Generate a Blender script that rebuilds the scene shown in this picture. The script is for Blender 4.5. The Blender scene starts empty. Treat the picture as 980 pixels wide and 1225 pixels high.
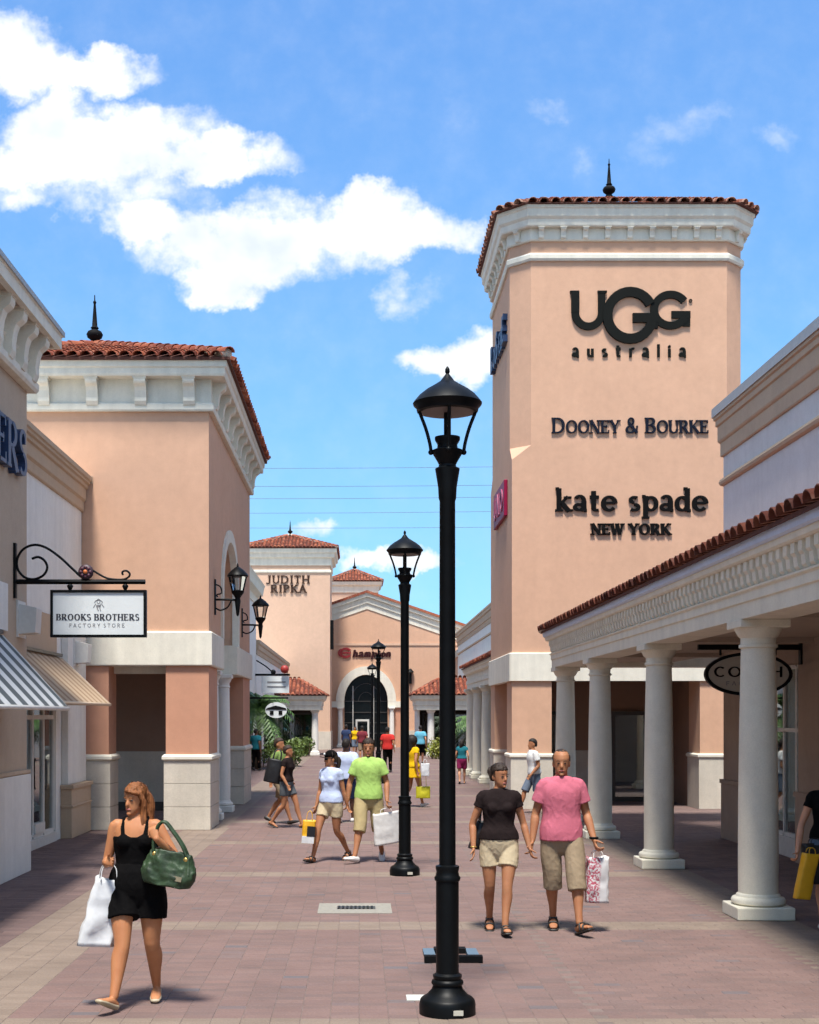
import bpy, bmesh, math, random
from math import radians as R, sin, cos, pi, sqrt
from mathutils import Vector, Matrix, noise
import numpy as np

random.seed(7)
SC = bpy.context.scene
COL = SC.collection

# ------------------------------------------------------------------ camera
cam_d = bpy.data.cameras.new('camera'); cam = bpy.data.objects.new('camera', cam_d); COL.objects.link(cam)
cam_d.sensor_fit = 'VERTICAL'; cam_d.sensor_height = 36.0; cam_d.sensor_width = 28.8
cam_d.lens = 36.0 * 1600 / 1225
cam_d.shift_x = 60 / 1225; cam_d.shift_y = 245.5 / 1225
cam_d.clip_start = 0.1; cam_d.clip_end = 2000
cam.location = (0, 0, 2.15); cam.rotation_euler = (R(90), 0, 0)
SC.camera = cam

# ------------------------------------------------------------------ world, sun, exposure
SUN_EL, SUN_AZ = 68.0, -9.0        # sun high behind the camera, veiled: soft edged shadows
SC.view_settings.view_transform = 'Standard'; SC.view_settings.look = 'None'
SC.view_settings.gamma = 1.0; SC.view_settings.exposure = 1.14
SC.view_settings.use_curve_mapping = False
SC.cycles.use_denoising = True
SC.cycles.max_bounces = 5; SC.cycles.diffuse_bounces = 3; SC.cycles.transparent_max_bounces = 12
SC.cycles.sample_clamp_indirect = 6.0
SC.cycles.use_adaptive_sampling = True; SC.cycles.adaptive_threshold = 0.03

W = bpy.data.worlds.new('World'); SC.world = W; W.use_nodes = True
W.cycles.sampling_method = 'MANUAL'; W.cycles.sample_map_resolution = 256
nt = W.node_tree; N = nt.nodes; L = nt.links
for n in list(N): N.remove(n)
def wn(t, **kw):
    n = N.new(t)
    for k, v in kw.items(): setattr(n, k, v)
    return n
def setin(n, i, v):
    if hasattr(v, 'is_linked') or hasattr(v, 'links'): n.id_data.links.new(v, n.inputs[i])
    else: n.inputs[i].default_value = v
def wm(op, a, b=None, clamp=False):
    n = N.new('ShaderNodeMath'); n.operation = op; n.use_clamp = clamp
    setin(n, 0, a)
    if b is not None: setin(n, 1, b)
    return n.outputs[0]
sky = wn('ShaderNodeTexSky'); sky.sky_type = 'NISHITA'; sky.sun_disc = False
sky.sun_elevation = R(SUN_EL); sky.sun_rotation = R(180 - SUN_AZ)
sky.air_density = 1.0; sky.dust_density = 0.35; sky.ozone_density = 1.6; sky.altitude = 0
tc = wn('ShaderNodeTexCoord'); sep = wn('ShaderNodeSeparateXYZ'); L.new(tc.outputs['Generated'], sep.inputs[0])
dx, dy, dz = sep.outputs
front = wm('GREATER_THAN', dy, 0.05)
ysafe = wm('MAXIMUM', dy, 0.05)
a = wm('DIVIDE', dx, ysafe); b = wm('DIVIDE', dz, ysafe)
cmb = wn('ShaderNodeCombineXYZ'); L.new(a, cmb.inputs[0]); L.new(b, cmb.inputs[1])
nz = wn('ShaderNodeTexNoise'); nz.inputs['Scale'].default_value = 16; nz.inputs['Detail'].default_value = 5; nz.inputs['Roughness'].default_value = 0.66
L.new(cmb.outputs[0], nz.inputs['Vector'])
nz2 = wn('ShaderNodeTexNoise'); nz2.inputs['Scale'].default_value = 34; nz2.inputs['Detail'].default_value = 4; nz2.inputs['Roughness'].default_value = 0.6
L.new(cmb.outputs[0], nz2.inputs['Vector'])
vsub = wn('ShaderNodeVectorMath', operation='SUBTRACT'); L.new(nz.outputs['Color'], vsub.inputs[0]); vsub.inputs[1].default_value = (0.5, 0.5, 0.5)
vscl = wn('ShaderNodeVectorMath', operation='SCALE'); L.new(vsub.outputs[0], vscl.inputs[0]); vscl.inputs['Scale'].default_value = 0.062
vadd = wn('ShaderNodeVectorMath', operation='ADD'); L.new(cmb.outputs[0], vadd.inputs[0]); L.new(vscl.outputs[0], vadd.inputs[1])
# cumulus in view: centre and radii of each puff, as slopes seen along the street
PUFF = [(90, 85, 120, 42, 1), (15, 60, 80, 60, 1), (60, 150, 75, 48, 1), (130, 175, 150, 62, 1), (60, 200, 110, 48, 1), (235, 190, 150, 36, .9), (30, 240, 60, 26, .55), (20, 30, 45, 26, .45),
        (290, 295, 150, 62, 1), (430, 275, 110, 56, 1), (480, 285, 110, 38, 1), (190, 270, 80, 34, 1), (260, 340, 70, 30, 1), (440, 240, 40, 32, .9), (530, 290, 70, 24, .7), (470, 350, 30, 34, .45),
        (540, 430, 80, 28, .95), (590, 420, 60, 30, .9), (480, 668, 70, 17, .9), (440, 668, 40, 15, .7), (370, 640, 36, 14, .55),
        (660, 132, 40, 18, .24), (800, 160, 64, 30, .27), (925, 166, 40, 20, .24), (700, 188, 24, 20, .17), (780, 195, 40, 20, .19), (550, 140, 40, 28, .12), (430, 145, 26, 16, .12), (840, 145, 40, 22, .25), (760, 180, 36, 26, .18), (500, 355, 40, 18, .3), (150, 230, 120, 40, .6), (330, 250, 60, 26, .5)]
acc = None
for (u, v, ru, rv, wt) in PUFF:
    s1 = wn('ShaderNodeVectorMath', operation='SUBTRACT'); L.new(vadd.outputs[0], s1.inputs[0]); s1.inputs[1].default_value = ((u - 430) / 1600, (858 - v) / 1600, 0)
    s2 = wn('ShaderNodeVectorMath', operation='MULTIPLY'); L.new(s1.outputs[0], s2.inputs[0]); s2.inputs[1].default_value = (1600 / ru, 1600 / rv, 0)
    s3 = wn('ShaderNodeVectorMath', operation='DOT_PRODUCT'); L.new(s2.outputs[0], s3.inputs[0]); L.new(s2.outputs[0], s3.inputs[1])
    d = wm('MULTIPLY', wm('SUBTRACT', 1.0, s3.outputs['Value'], True), wt)
    acc = d if acc is None else wm('SMOOTH_MAX', acc, d)
    if acc is not d: acc.node.inputs[2].default_value = 0.12
acc = wm('MULTIPLY', acc, front)
edge = wm('MULTIPLY', wm('SUBTRACT', nz2.outputs[0], 0.5), 1.7)
dens = wm('ADD', acc, wm('MULTIPLY', edge, wm('MULTIPLY', acc, 1.6, True)))
mr = wn('ShaderNodeMapRange', interpolation_type='SMOOTHSTEP'); L.new(dens, mr.inputs[0]); mr.inputs[1].default_value = 0.0; mr.inputs[2].default_value = 0.80
# added cumulus outside the view, cover raised to give neutral fill light
zc = wm('ADD', wm('MAXIMUM', dz, 0.0), 0.12)
cm2 = wn('ShaderNodeCombineXYZ'); L.new(wm('DIVIDE', dx, zc), cm2.inputs[0]); L.new(wm('DIVIDE', dy, zc), cm2.inputs[1])
nz3 = wn('ShaderNodeTexNoise'); nz3.inputs['Scale'].default_value = 1.3; nz3.inputs['Detail'].default_value = 3; nz3.inputs['Roughness'].default_value = 0.55
L.new(cm2.outputs[0], nz3.inputs['Vector'])
mr2 = wn('ShaderNodeMapRange', interpolation_type='SMOOTHSTEP'); L.new(nz3.outputs[0], mr2.inputs[0]); mr2.inputs[1].default_value = 0.47; mr2.inputs[2].default_value = 0.60
def fade(x, lo, hi):
    n = wn('ShaderNodeMapRange', interpolation_type='SMOOTHSTEP'); L.new(x, n.inputs[0]); n.inputs[1].default_value = lo; n.inputs[2].default_value = hi; n.inputs[3].default_value = 1; n.inputs[4].default_value = 0; return n.outputs[0]
inview = wm('MULTIPLY', wm('MULTIPLY', fade(wm('ABSOLUTE', wm('SUBTRACT', a, 0.04)), .36, .62), fade(b, .56, .85)), front)
gen = wm('MULTIPLY', wm('MULTIPLY', mr2.outputs[0], wm('SUBTRACT', 1.0, inview)), wm('GREATER_THAN', dz, 0.02))
alpha = wm('MAXIMUM', mr.outputs[0], gen)
# cloud tone: white crowns, faintly grey thick parts
nz4 = wn('ShaderNodeTexNoise'); nz4.inputs['Scale'].default_value = 13; nz4.inputs['Detail'].default_value = 4; L.new(cmb.outputs[0], nz4.inputs['Vector'])
cr = wn('ShaderNodeValToRGB'); L.new(nz4.outputs[0], cr.inputs[0])
cr.color_ramp.elements[0].position = 0.34; cr.color_ramp.elements[0].color = (0.70, 0.77, 0.87, 1)
cr.color_ramp.elements[1].position = 0.58; cr.color_ramp.elements[1].color = (1.0, 1.0, 1.0, 1)
hs = wn('ShaderNodeHueSaturation'); hs.inputs['Hue'].default_value = 0.506; hs.inputs['Saturation'].default_value = 1.16; hs.inputs['Value'].default_value = 1.0
L.new(sky.outputs[0], hs.inputs['Color'])
v1 = wn('ShaderNodeVectorMath', operation='MULTIPLY_ADD'); L.new(hs.outputs[0], v1.inputs[0]); v1.inputs[1].default_value = (1 / 2.0, 1 / 4.0, 1 / 4.0); v1.inputs[2].default_value = (1, 1, 1)
v2 = wn('ShaderNodeVectorMath', operation='DIVIDE'); L.new(hs.outputs[0], v2.inputs[0]); L.new(v1.outputs[0], v2.inputs[1])
v3 = wn('ShaderNodeVectorMath', operation='MULTIPLY'); L.new(v2.outputs[0], v3.inputs[0]); v3.inputs[1].default_value = (.86, 1.09, 1.52)     # haze near the horizon kept blue
SKY_STR = 0.15
bg = wn('ShaderNodeBackground'); bg.inputs[1].default_value = SKY_STR; L.new(v3.outputs[0], bg.inputs[0])
bgc = wn('ShaderNodeBackground'); bgc.inputs[1].default_value = 0.56; L.new(cr.outputs[0], bgc.inputs[0])
mx = wn('ShaderNodeMixShader'); L.new(alpha, mx.inputs[0]); L.new(bg.outputs[0], mx.inputs[1]); L.new(bgc.outputs[0], mx.inputs[2])
wo = wn('ShaderNodeOutputWorld'); L.new(mx.outputs[0], wo.inputs[0])

sd = bpy.data.lights.new('sun', 'SUN'); sd.energy = 3.2; sd.angle = R(10.0); sd.color = (1.0, 0.955, 0.88)
so = bpy.data.objects.new('sun', sd); COL.objects.link(so)
sv = Vector((sin(R(SUN_AZ)) * cos(R(SUN_EL)), -cos(R(SUN_AZ)) * cos(R(SUN_EL)), sin(R(SUN_EL))))
so.rotation_euler = sv.to_track_quat('Z', 'Y').to_euler(); so.location = (10, -10, 40)

# ------------------------------------------------------------------ helpers: objects and tags
OFF = {}                                   # world offset of each parent, so that parts can be given in world metres
def tag(o, label=None, cat=None, group=None, kind=None):
    if label: o['label'] = label
    if cat: o['category'] = cat
    if group: o['group'] = group
    if kind: o['kind'] = kind
    return o
def thing(name, label, cat, loc=(0, 0, 0), group=None):
    o = bpy.data.objects.new(name, None); COL.objects.link(o); o.location = loc
    o.empty_display_size = 0.2
    OFF[o] = Vector(loc)
    return tag(o, label, cat, group)
def link(name, me, parent=None):
    o = bpy.data.objects.new(name, me); COL.objects.link(o)
    if parent is not None: o.parent = parent; OFF[o] = OFF[parent]
    return o
def copy_tree(o, parent=None):
    c = o.copy(); COL.objects.link(c); c.parent = parent
    for ch in o.children: copy_tree(ch, c)
    return c
def cr_pts(P, sub):
    out = []
    n = len(P)
    for i in range(n - 1):
        p0 = P[max(i - 1, 0)]; p1 = P[i]; p2 = P[i + 1]; p3 = P[min(i + 2, n - 1)]
        for k in range(sub):
            t = k / sub
            out.append(0.5 * ((2 * p1) + (p2 - p0) * t + (2 * p0 - 5 * p1 + 4 * p2 - p3) * t * t + (3 * p1 - p0 - 3 * p2 + p3) * t ** 3))
    out.append(P[-1]); return out

class MB:
    def __init__(s): s.v = []; s.f = []
    def add(s, vs, fs):
        o = len(s.v); s.v.extend(Vector(v) for v in vs); s.f.extend(tuple(i + o for i in f) for f in fs); return s
    def box(s, x0, x1, y0, y1, z0, z1):
        x0, x1 = sorted((x0, x1)); y0, y1 = sorted((y0, y1)); z0, z1 = sorted((z0, z1))
        return s.add([(x0, y0, z0), (x1, y0, z0), (x1, y1, z0), (x0, y1, z0), (x0, y0, z1), (x1, y0, z1), (x1, y1, z1), (x0, y1, z1)],
                     [(0, 3, 2, 1), (4, 5, 6, 7), (0, 1, 5, 4), (1, 2, 6, 5), (2, 3, 7, 6), (3, 0, 4, 7)])
    def loft(s, rings, cap=True, closed=True):
        n = len(rings[0]); vs = [p for r in rings for p in r]; fs = []
        for i in range(len(rings) - 1):
            for k in range(n if closed else n - 1):
                k2 = (k + 1) % n
                fs.append((i * n + k, i * n + k2, (i + 1) * n + k2, (i + 1) * n + k))
        if cap:
            fs.append(tuple(range(n - 1, -1, -1))); fs.append(tuple((len(rings) - 1) * n + k for k in range(n)))
        return s.add(vs, fs)
    def prism(s, poly, z0, z1):
        return s.loft([[(x, y, z0) for x, y in poly], [(x, y, z1) for x, y in poly]])
    def extx(s, poly, x0, x1):      # poly in (y,z), extruded along x
        return s.loft([[(x0, y, z) for y, z in poly], [(x1, y, z) for y, z in poly]])
    def exty(s, poly, y0, y1):      # poly in (x,z), extruded along y
        return s.loft([[(x, y0, z) for x, z in poly], [(x, y1, z) for x, z in poly]])
    def lathe(s, prof, cx=0, cy=0, n=24):
        return s.loft([[(cx + max(r, 1e-4) * cos(2 * pi * k / n), cy + max(r, 1e-4) * sin(2 * pi * k / n), z) for k in range(n)] for r, z in prof])
    def tube(s, pts, r, n=8, sub=1, side=None, flat=1.0):
        P = [Vector(p) for p in pts]
        rr = [r] * len(P) if not isinstance(r, (list, tuple)) else list(r)
        if sub > 1:
            P2 = cr_pts(P, sub); R2 = [v.x for v in cr_pts([Vector((q, 0, 0)) for q in rr], sub)]; P, rr = P2, R2
        T = [(P[min(i + 1, len(P) - 1)] - P[max(i - 1, 0)]).normalized() for i in range(len(P))]
        up = Vector(side) if side else (Vector((0, 0, 1)) if abs(T[0].z) < 0.9 else Vector((0, 1, 0)))
        rings = []
        for i, p in enumerate(P):
            u = (up - T[i] * up.dot(T[i]))
            u = u.normalized() if u.length > 1e-6 else Vector((1, 0, 0))
            w = T[i].cross(u); up = u
            rings.append([p + u * (cos(2 * pi * k / n) * rr[i]) + w * (sin(2 * pi * k / n) * rr[i] * flat) for k in range(n)])
        return s.loft(rings)
    def limb(s, pts, rad, n=14, side=(1, 0, 0), sub=4, p=2.0, flat=(False, False)):
        """closed tapering body: elliptical sections along a curve, rounded ends"""
        P = [Vector(q) for q in pts]; RR = [Vector((q, q, 0)) if not isinstance(q, (tuple, list)) else Vector((q[0], q[1], 0)) for q in rad]
        P2 = cr_pts(P, sub); R2 = cr_pts(RR, sub)
        T = [(P2[min(i + 1, len(P2) - 1)] - P2[max(i - 1, 0)]).normalized() for i in range(len(P2))]
        u = Vector(side); rings = []
        def rg(c, u, w, ra, rb):
            out = []
            for k in range(n):
                c_, s_ = cos(2 * pi * k / n), sin(2 * pi * k / n)
                out.append(c + u * (ra * math.copysign(abs(c_) ** (2 / p), c_)) + w * (rb * math.copysign(abs(s_) ** (2 / p), s_)))
            return out
        for i, c in enumerate(P2):
            u = (u - T[i] * u.dot(T[i])).normalized(); w = T[i].cross(u); ra, rb = R2[i].x, R2[i].y; m = min(ra, rb)
            if i == 0 and not flat[0]:
                rings.append(rg(c - T[i] * m * 0.75, u, w, ra * .45, rb * .45)); rings.append(rg(c - T[i] * m * 0.4, u, w, ra * .82, rb * .82))
            rings.append(rg(c, u, w, ra, rb))
            if i == len(P2) - 1 and not flat[1]:
                rings.append(rg(c + T[i] * m * 0.4, u, w, ra * .82, rb * .82)); rings.append(rg(c + T[i] * m * 0.75, u, w, ra * .45, rb * .45))
        return s.loft(rings)
    def ball(s, c, rx, ry=None, rz=None, n=14, m=8):
        ry = ry or rx; rz = rz or rx; c = Vector(c)
        return s.loft([[c + Vector((rx * sin(pi * (j + .08) / (m + .16)) * cos(2 * pi * k / n), ry * sin(pi * (j + .08) / (m + .16)) * sin(2 * pi * k / n), -rz * cos(pi * (j + .08) / (m + .16)))) for k in range(n)] for j in range(m + 1)])
    def sweep(s, prof, path, closed=True):
        """moulding: section prof [(out, z)...] carried along a counter-clockwise plan path, mitred"""
        n = len(path); rings = []
        for i in range(n):
            p = Vector((path[i][0], path[i][1]))
            def nrm(q0, q1):
                d = Vector((q1[0] - q0[0], q1[1] - q0[1])).normalized(); return Vector((d.y, -d.x))
            if closed or 0 < i < n - 1:
                n1 = nrm(path[i - 1], path[i]); n2 = nrm(path[i], path[(i + 1) % n]); m = (n1 + n2) / (1 + n1.dot(n2))
            elif i == 0: m = nrm(path[0], path[1])
            else: m = nrm(path[-2], path[-1])
            rings.append([(p.x + m.x * o, p.y + m.y * o, z) for o, z in prof])
        if closed: rings.append(rings[0])
        return s.loft(rings, cap=not closed)
    def xf(s, M): s.v = [M @ v for v in s.v]; return s
    def merge(s, o): return s.add(o.v, o.f)
    def mesh(s, name, off=Vector((0, 0, 0)), smooth=False):
        me = bpy.data.meshes.new(name); me.from_pydata([tuple(v - off) for v in s.v], [], s.f)
        bm = bmesh.new(); bm.from_mesh(me); bmesh.ops.recalc_face_normals(bm, faces=bm.faces); bm.to_mesh(me); bm.free()
        if smooth: me.polygons.foreach_set('use_smooth', [True] * len(me.polygons))
        return me
    def build(s, name, mat, parent=None, smooth=False, bevel=0, origin=None):
        off = OFF[parent] if parent is not None else (Vector(origin) if origin else Vector((0, 0, 0)))
        me = s.mesh(name, off, smooth); me.materials.append(mat)
        o = link(name, me, parent)
        if parent is None: o.location = off; OFF[o] = off
        if smooth == 'auto' or (smooth and bevel):
            pass
        if bevel:
            m = o.modifiers.new('bevel', 'BEVEL'); m.width = bevel; m.segments = 2; m.limit_method = 'ANGLE'; m.angle_limit = R(40)
        return o
def box(name, mat, parent, x0, x1, y0, y1, z0, z1, bevel=0):
    return MB().box(x0, x1, y0, y1, z0, z1).build(name, mat, parent, bevel=bevel)
def autosmooth(o, ang=40):
    me = o.data
    bm = bmesh.new(); bm.from_mesh(me)
    for f in bm.faces: f.smooth = True
    for e in bm.edges: e.smooth = not (len(e.link_faces) == 2 and e.calc_face_angle(0) > R(ang))
    bm.to_mesh(me); bm.free(); return o

# ------------------------------------------------------------------ helpers: materials
MATS = {}
def mat_base(name):
    m = bpy.data.materials.new(name); m.use_nodes = True
    nt = m.node_tree; bs = nt.nodes['Principled BSDF']
    return m, nt, bs
def nd(nt, t, **kw):
    n = nt.nodes.new(t)
    for k, v in kw.items(): setattr(n, k, v)
    return n
def col4(c): return (c[0], c[1], c[2], 1)
def pos_node(nt):
    return nd(nt, 'ShaderNodeNewGeometry').outputs['Position']
def stucco(name, c, var=0.055, rough=0.92, bump=0.3, scale=70, streak=0.035):
    m, nt, bs = mat_base(name); L = nt.links
    pos = pos_node(nt)
    n1 = nd(nt, 'ShaderNodeTexNoise'); n1.inputs['Scale'].default_value = 0.9; n1.inputs['Detail'].default_value = 6; n1.inputs['Roughness'].default_value = .6; L.new(pos, n1.inputs['Vector'])
    mp = nd(nt, 'ShaderNodeMapping'); mp.inputs['Scale'].default_value = (5, 5, 0.35); L.new(pos, mp.inputs['Vector'])
    n2 = nd(nt, 'ShaderNodeTexNoise'); n2.inputs['Scale'].default_value = 1.0; n2.inputs['Detail'].default_value = 4; L.new(mp.outputs[0], n2.inputs['Vector'])
    n3 = nd(nt, 'ShaderNodeTexNoise'); n3.inputs['Scale'].default_value = scale; n3.inputs['Detail'].default_value = 3; L.new(pos, n3.inputs['Vector'])
    r1 = nd(nt, 'ShaderNodeMapRange'); L.new(n1.outputs[0], r1.inputs[0]); r1.inputs[1].default_value = .3; r1.inputs[2].default_value = .7; r1.inputs[3].default_value = 1 - var; r1.inputs[4].default_value = 1 + var * .6
    r2 = nd(nt, 'ShaderNodeMapRange'); L.new(n2.outputs[0], r2.inputs[0]); r2.inputs[1].default_value = .35; r2.inputs[2].default_value = .75; r2.inputs[3].default_value = 1; r2.inputs[4].default_value = 1 - streak
    r3 = nd(nt, 'ShaderNodeMapRange'); L.new(n3.outputs[0], r3.inputs[0]); r3.inputs[1].default_value = .3; r3.inputs[2].default_value = .7; r3.inputs[3].default_value = .94; r3.inputs[4].default_value = 1.04
    m1 = nd(nt, 'ShaderNodeMath', operation='MULTIPLY'); L.new(r1.outputs[0], m1.inputs[0]); L.new(r2.outputs[0], m1.inputs[1])
    n4 = nd(nt, 'ShaderNodeTexNoise'); n4.inputs['Scale'].default_value = 5.5; n4.inputs['Detail'].default_value = 5; n4.inputs['Roughness'].default_value = .7; L.new(pos, n4.inputs['Vector'])
    r4 = nd(nt, 'ShaderNodeMapRange'); L.new(n4.outputs[0], r4.inputs[0]); r4.inputs[1].default_value = .3; r4.inputs[2].default_value = .7; r4.inputs[3].default_value = .945; r4.inputs[4].default_value = 1.035
    m0 = nd(nt, 'ShaderNodeMath', operation='MULTIPLY'); L.new(m1.outputs[0], m0.inputs[0]); L.new(r4.outputs[0], m0.inputs[1])
    m2 = nd(nt, 'ShaderNodeMath', operation='MULTIPLY'); L.new(m0.outputs[0], m2.inputs[0]); L.new(r3.outputs[0], m2.inputs[1])
    vm = nd(nt, 'ShaderNodeVectorMath', operation='SCALE'); vm.inputs[0].default_value = c; L.new(m2.outputs[0], vm.inputs['Scale'])
    L.new(vm.outputs[0], bs.inputs['Base Color'])
    bs.inputs['Roughness'].default_value = rough; bs.inputs['Specular IOR Level'].default_value = 0.25
    bp = nd(nt, 'ShaderNodeBump'); bp.inputs['Strength'].default_value = bump; bp.inputs['Distance'].default_value = 0.008; L.new(n3.outputs[0], bp.inputs['Height']); L.new(bp.outputs[0], bs.inputs['Normal'])
    MATS[name] = m; return m
def plain(name, c, rough=0.6, metal=0.0, var=0.06, scale=12, spec=0.5, bump=0.0, objvar=0.0, coat=0):
    m, nt, bs = mat_base(name); L = nt.links
    tcn = nd(nt, 'ShaderNodeTexCoord')
    n1 = nd(nt, 'ShaderNodeTexNoise'); n1.inputs['Scale'].default_value = scale; n1.inputs['Detail'].default_value = 5; L.new(tcn.outputs['Object'], n1.inputs['Vector'])
    r1 = nd(nt, 'ShaderNodeMapRange'); L.new(n1.outputs[0], r1.inputs[0]); r1.inputs[1].default_value = .3; r1.inputs[2].default_value = .7; r1.inputs[3].default_value = 1 - var; r1.inputs[4].default_value = 1 + var
    out = r1.outputs[0]
    if objvar:
        oi = nd(nt, 'ShaderNodeObjectInfo'); r = nd(nt, 'ShaderNodeMapRange'); L.new(oi.outputs['Random'], r.inputs[0]); r.inputs[3].default_value = 1 - objvar; r.inputs[4].default_value = 1 + objvar
        mm = nd(nt, 'ShaderNodeMath', operation='MULTIPLY'); L.new(out, mm.inputs[0]); L.new(r.outputs[0], mm.inputs[1]); out = mm.outputs[0]
    vm = nd(nt, 'ShaderNodeVectorMath', operation='SCALE'); vm.inputs[0].default_value = c; L.new(out, vm.inputs['Scale'])
    L.new(vm.outputs[0], bs.inputs['Base Color'])
    bs.inputs['Roughness'].default_value = rough; bs.inputs['Metallic'].default_value = metal; bs.inputs['Specular IOR Level'].default_value = spec
    if coat: bs.inputs['Coat Weight'].default_value = coat
    if bump:
        bp = nd(nt, 'ShaderNodeBump'); bp.inputs['Strength'].default_value = bump; bp.inputs['Distance'].default_value = 0.01; L.new(n1.outputs[0], bp.inputs['Height']); L.new(bp.outputs[0], bs.inputs['Normal'])
    MATS[name] = m; return m
def fabric(name, c, fold=0.3, weave=420, var=0.10):
    m, nt, bs = mat_base(name); L = nt.links
    tcn = nd(nt, 'ShaderNodeTexCoord')
    n1 = nd(nt, 'ShaderNodeTexNoise'); n1.inputs['Scale'].default_value = 9; n1.inputs['Detail'].default_value = 4; n1.inputs['Distortion'].default_value = .8; L.new(tcn.outputs['Object'], n1.inputs['Vector'])
    n2 = nd(nt, 'ShaderNodeTexNoise'); n2.inputs['Scale'].default_value = weave; L.new(tcn.outputs['Object'], n2.inputs['Vector'])
    r1 = nd(nt, 'ShaderNodeMapRange'); L.new(n1.outputs[0], r1.inputs[0]); r1.inputs[1].default_value = .3; r1.inputs[2].default_value = .7; r1.inputs[3].default_value = 1 - var; r1.inputs[4].default_value = 1 + var * .5
    vm = nd(nt, 'ShaderNodeVectorMath', operation='SCALE'); vm.inputs[0].default_value = c; L.new(r1.outputs[0], vm.inputs['Scale'])
    L.new(vm.outputs[0], bs.inputs['Base Color']); bs.inputs['Roughness'].default_value = .9; bs.inputs['Specular IOR Level'].default_value = .08
    bs.inputs['Sheen Weight'].default_value = .0
    b1 = nd(nt, 'ShaderNodeBump'); b1.inputs['Strength'].default_value = fold; b1.inputs['Distance'].default_value = .03; L.new(n1.outputs[0], b1.inputs['Height'])
    b2 = nd(nt, 'ShaderNodeBump'); b2.inputs['Strength'].default_value = .15; b2.inputs['Distance'].default_value = .002; L.new(n2.outputs[0], b2.inputs['Height']); L.new(b1.outputs[0], b2.inputs['Normal'])
    L.new(b2.outputs[0], bs.inputs['Normal'])
    MATS[name] = m; return m
def skin_mat(name, c):
    m, nt, bs = mat_base(name); L = nt.links
    tcn = nd(nt, 'ShaderNodeTexCoord')
    n1 = nd(nt, 'ShaderNodeTexNoise'); n1.inputs['Scale'].default_value = 7; n1.inputs['Detail'].default_value = 6; L.new(tcn.outputs['Object'], n1.inputs['Vector'])
    cr = nd(nt, 'ShaderNodeValToRGB'); L.new(n1.outputs[0], cr.inputs[0])
    cr.color_ramp.elements[0].position = .3; cr.color_ramp.elements[0].color = (c[0] * .88, c[1] * .80, c[2] * .76, 1)
    cr.color_ramp.elements[1].position = .7; cr.color_ramp.elements[1].color = (c[0] * 1.06, c[1] * 1.06, c[2] * 1.04, 1)
    L.new(cr.outputs[0], bs.inputs['Base Color']); bs.inputs['Roughness'].default_value = .58; bs.inputs['Specular IOR Level'].default_value = .3
    bs.inputs['Subsurface Weight'].default_value = .12; bs.inputs['Subsurface Radius'].default_value = (.02, .008, .004); bs.inputs['Subsurface Scale'].default_value = .5
    MATS[name] = m; return m
def hair_mat(name, c):
    m, nt, bs = mat_base(name); L = nt.links
    tcn = nd(nt, 'ShaderNodeTexCoord'); mp = nd(nt, 'ShaderNodeMapping'); mp.inputs['Scale'].default_value = (110, 110, 9); L.new(tcn.outputs['Object'], mp.inputs['Vector'])
    n1 = nd(nt, 'ShaderNodeTexNoise'); n1.inputs['Scale'].default_value = 1; n1.inputs['Detail'].default_value = 3; L.new(mp.outputs[0], n1.inputs['Vector'])
    cr = nd(nt, 'ShaderNodeValToRGB'); L.new(n1.outputs[0], cr.inputs[0])
    cr.color_ramp.elements[0].position = .3; cr.color_ramp.elements[0].color = (c[0] * .5, c[1] * .45, c[2] * .45, 1)
    cr.color_ramp.elements[1].position = .7; cr.color_ramp.elements[1].color = (c[0] * 1.25, c[1] * 1.25, c[2] * 1.2, 1)
    L.new(cr.outputs[0], bs.inputs['Base Color']); bs.inputs['Roughness'].default_value = .62; bs.inputs['Specular IOR Level'].default_value = .3
    bp = nd(nt, 'ShaderNodeBump'); bp.inputs['Strength'].default_value = .6; bp.inputs['Distance'].default_value = .006; L.new(n1.outputs[0], bp.inputs['Height']); L.new(bp.outputs[0], bs.inputs['Normal'])
    MATS[name] = m; return m
def glass_mat(name, tint=(.55, .6, .6), refl=0.16):
    m = bpy.data.materials.new(name); m.use_nodes = True; nt = m.node_tree; L = nt.links
    for n in list(nt.nodes): nt.nodes.remove(n)
    tr = nd(nt, 'ShaderNodeBsdfTransparent'); tr.inputs[0].default_value = col4(tint)
    gl = nd(nt, 'ShaderNodeBsdfGlossy'); gl.inputs['Roughness'].default_value = .02; gl.inputs['Color'].default_value = (.9, .95, .95, 1)
    fr = nd(nt, 'ShaderNodeFresnel'); fr.inputs[0].default_value = 1.6
    ad = nd(nt, 'ShaderNodeMath', operation='ADD'); ad.use_clamp = True; L.new(fr.outputs[0], ad.inputs[0]); ad.inputs[1].default_value = refl
    mx = nd(nt, 'ShaderNodeMixShader'); L.new(ad.outputs[0], mx.inputs[0]); L.new(tr.outputs[0], mx.inputs[1]); L.new(gl.outputs[0], mx.inputs[2])
    o = nd(nt, 'ShaderNodeOutputMaterial'); L.new(mx.outputs[0], o.inputs[0])
    MATS[name] = m; return m
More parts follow.
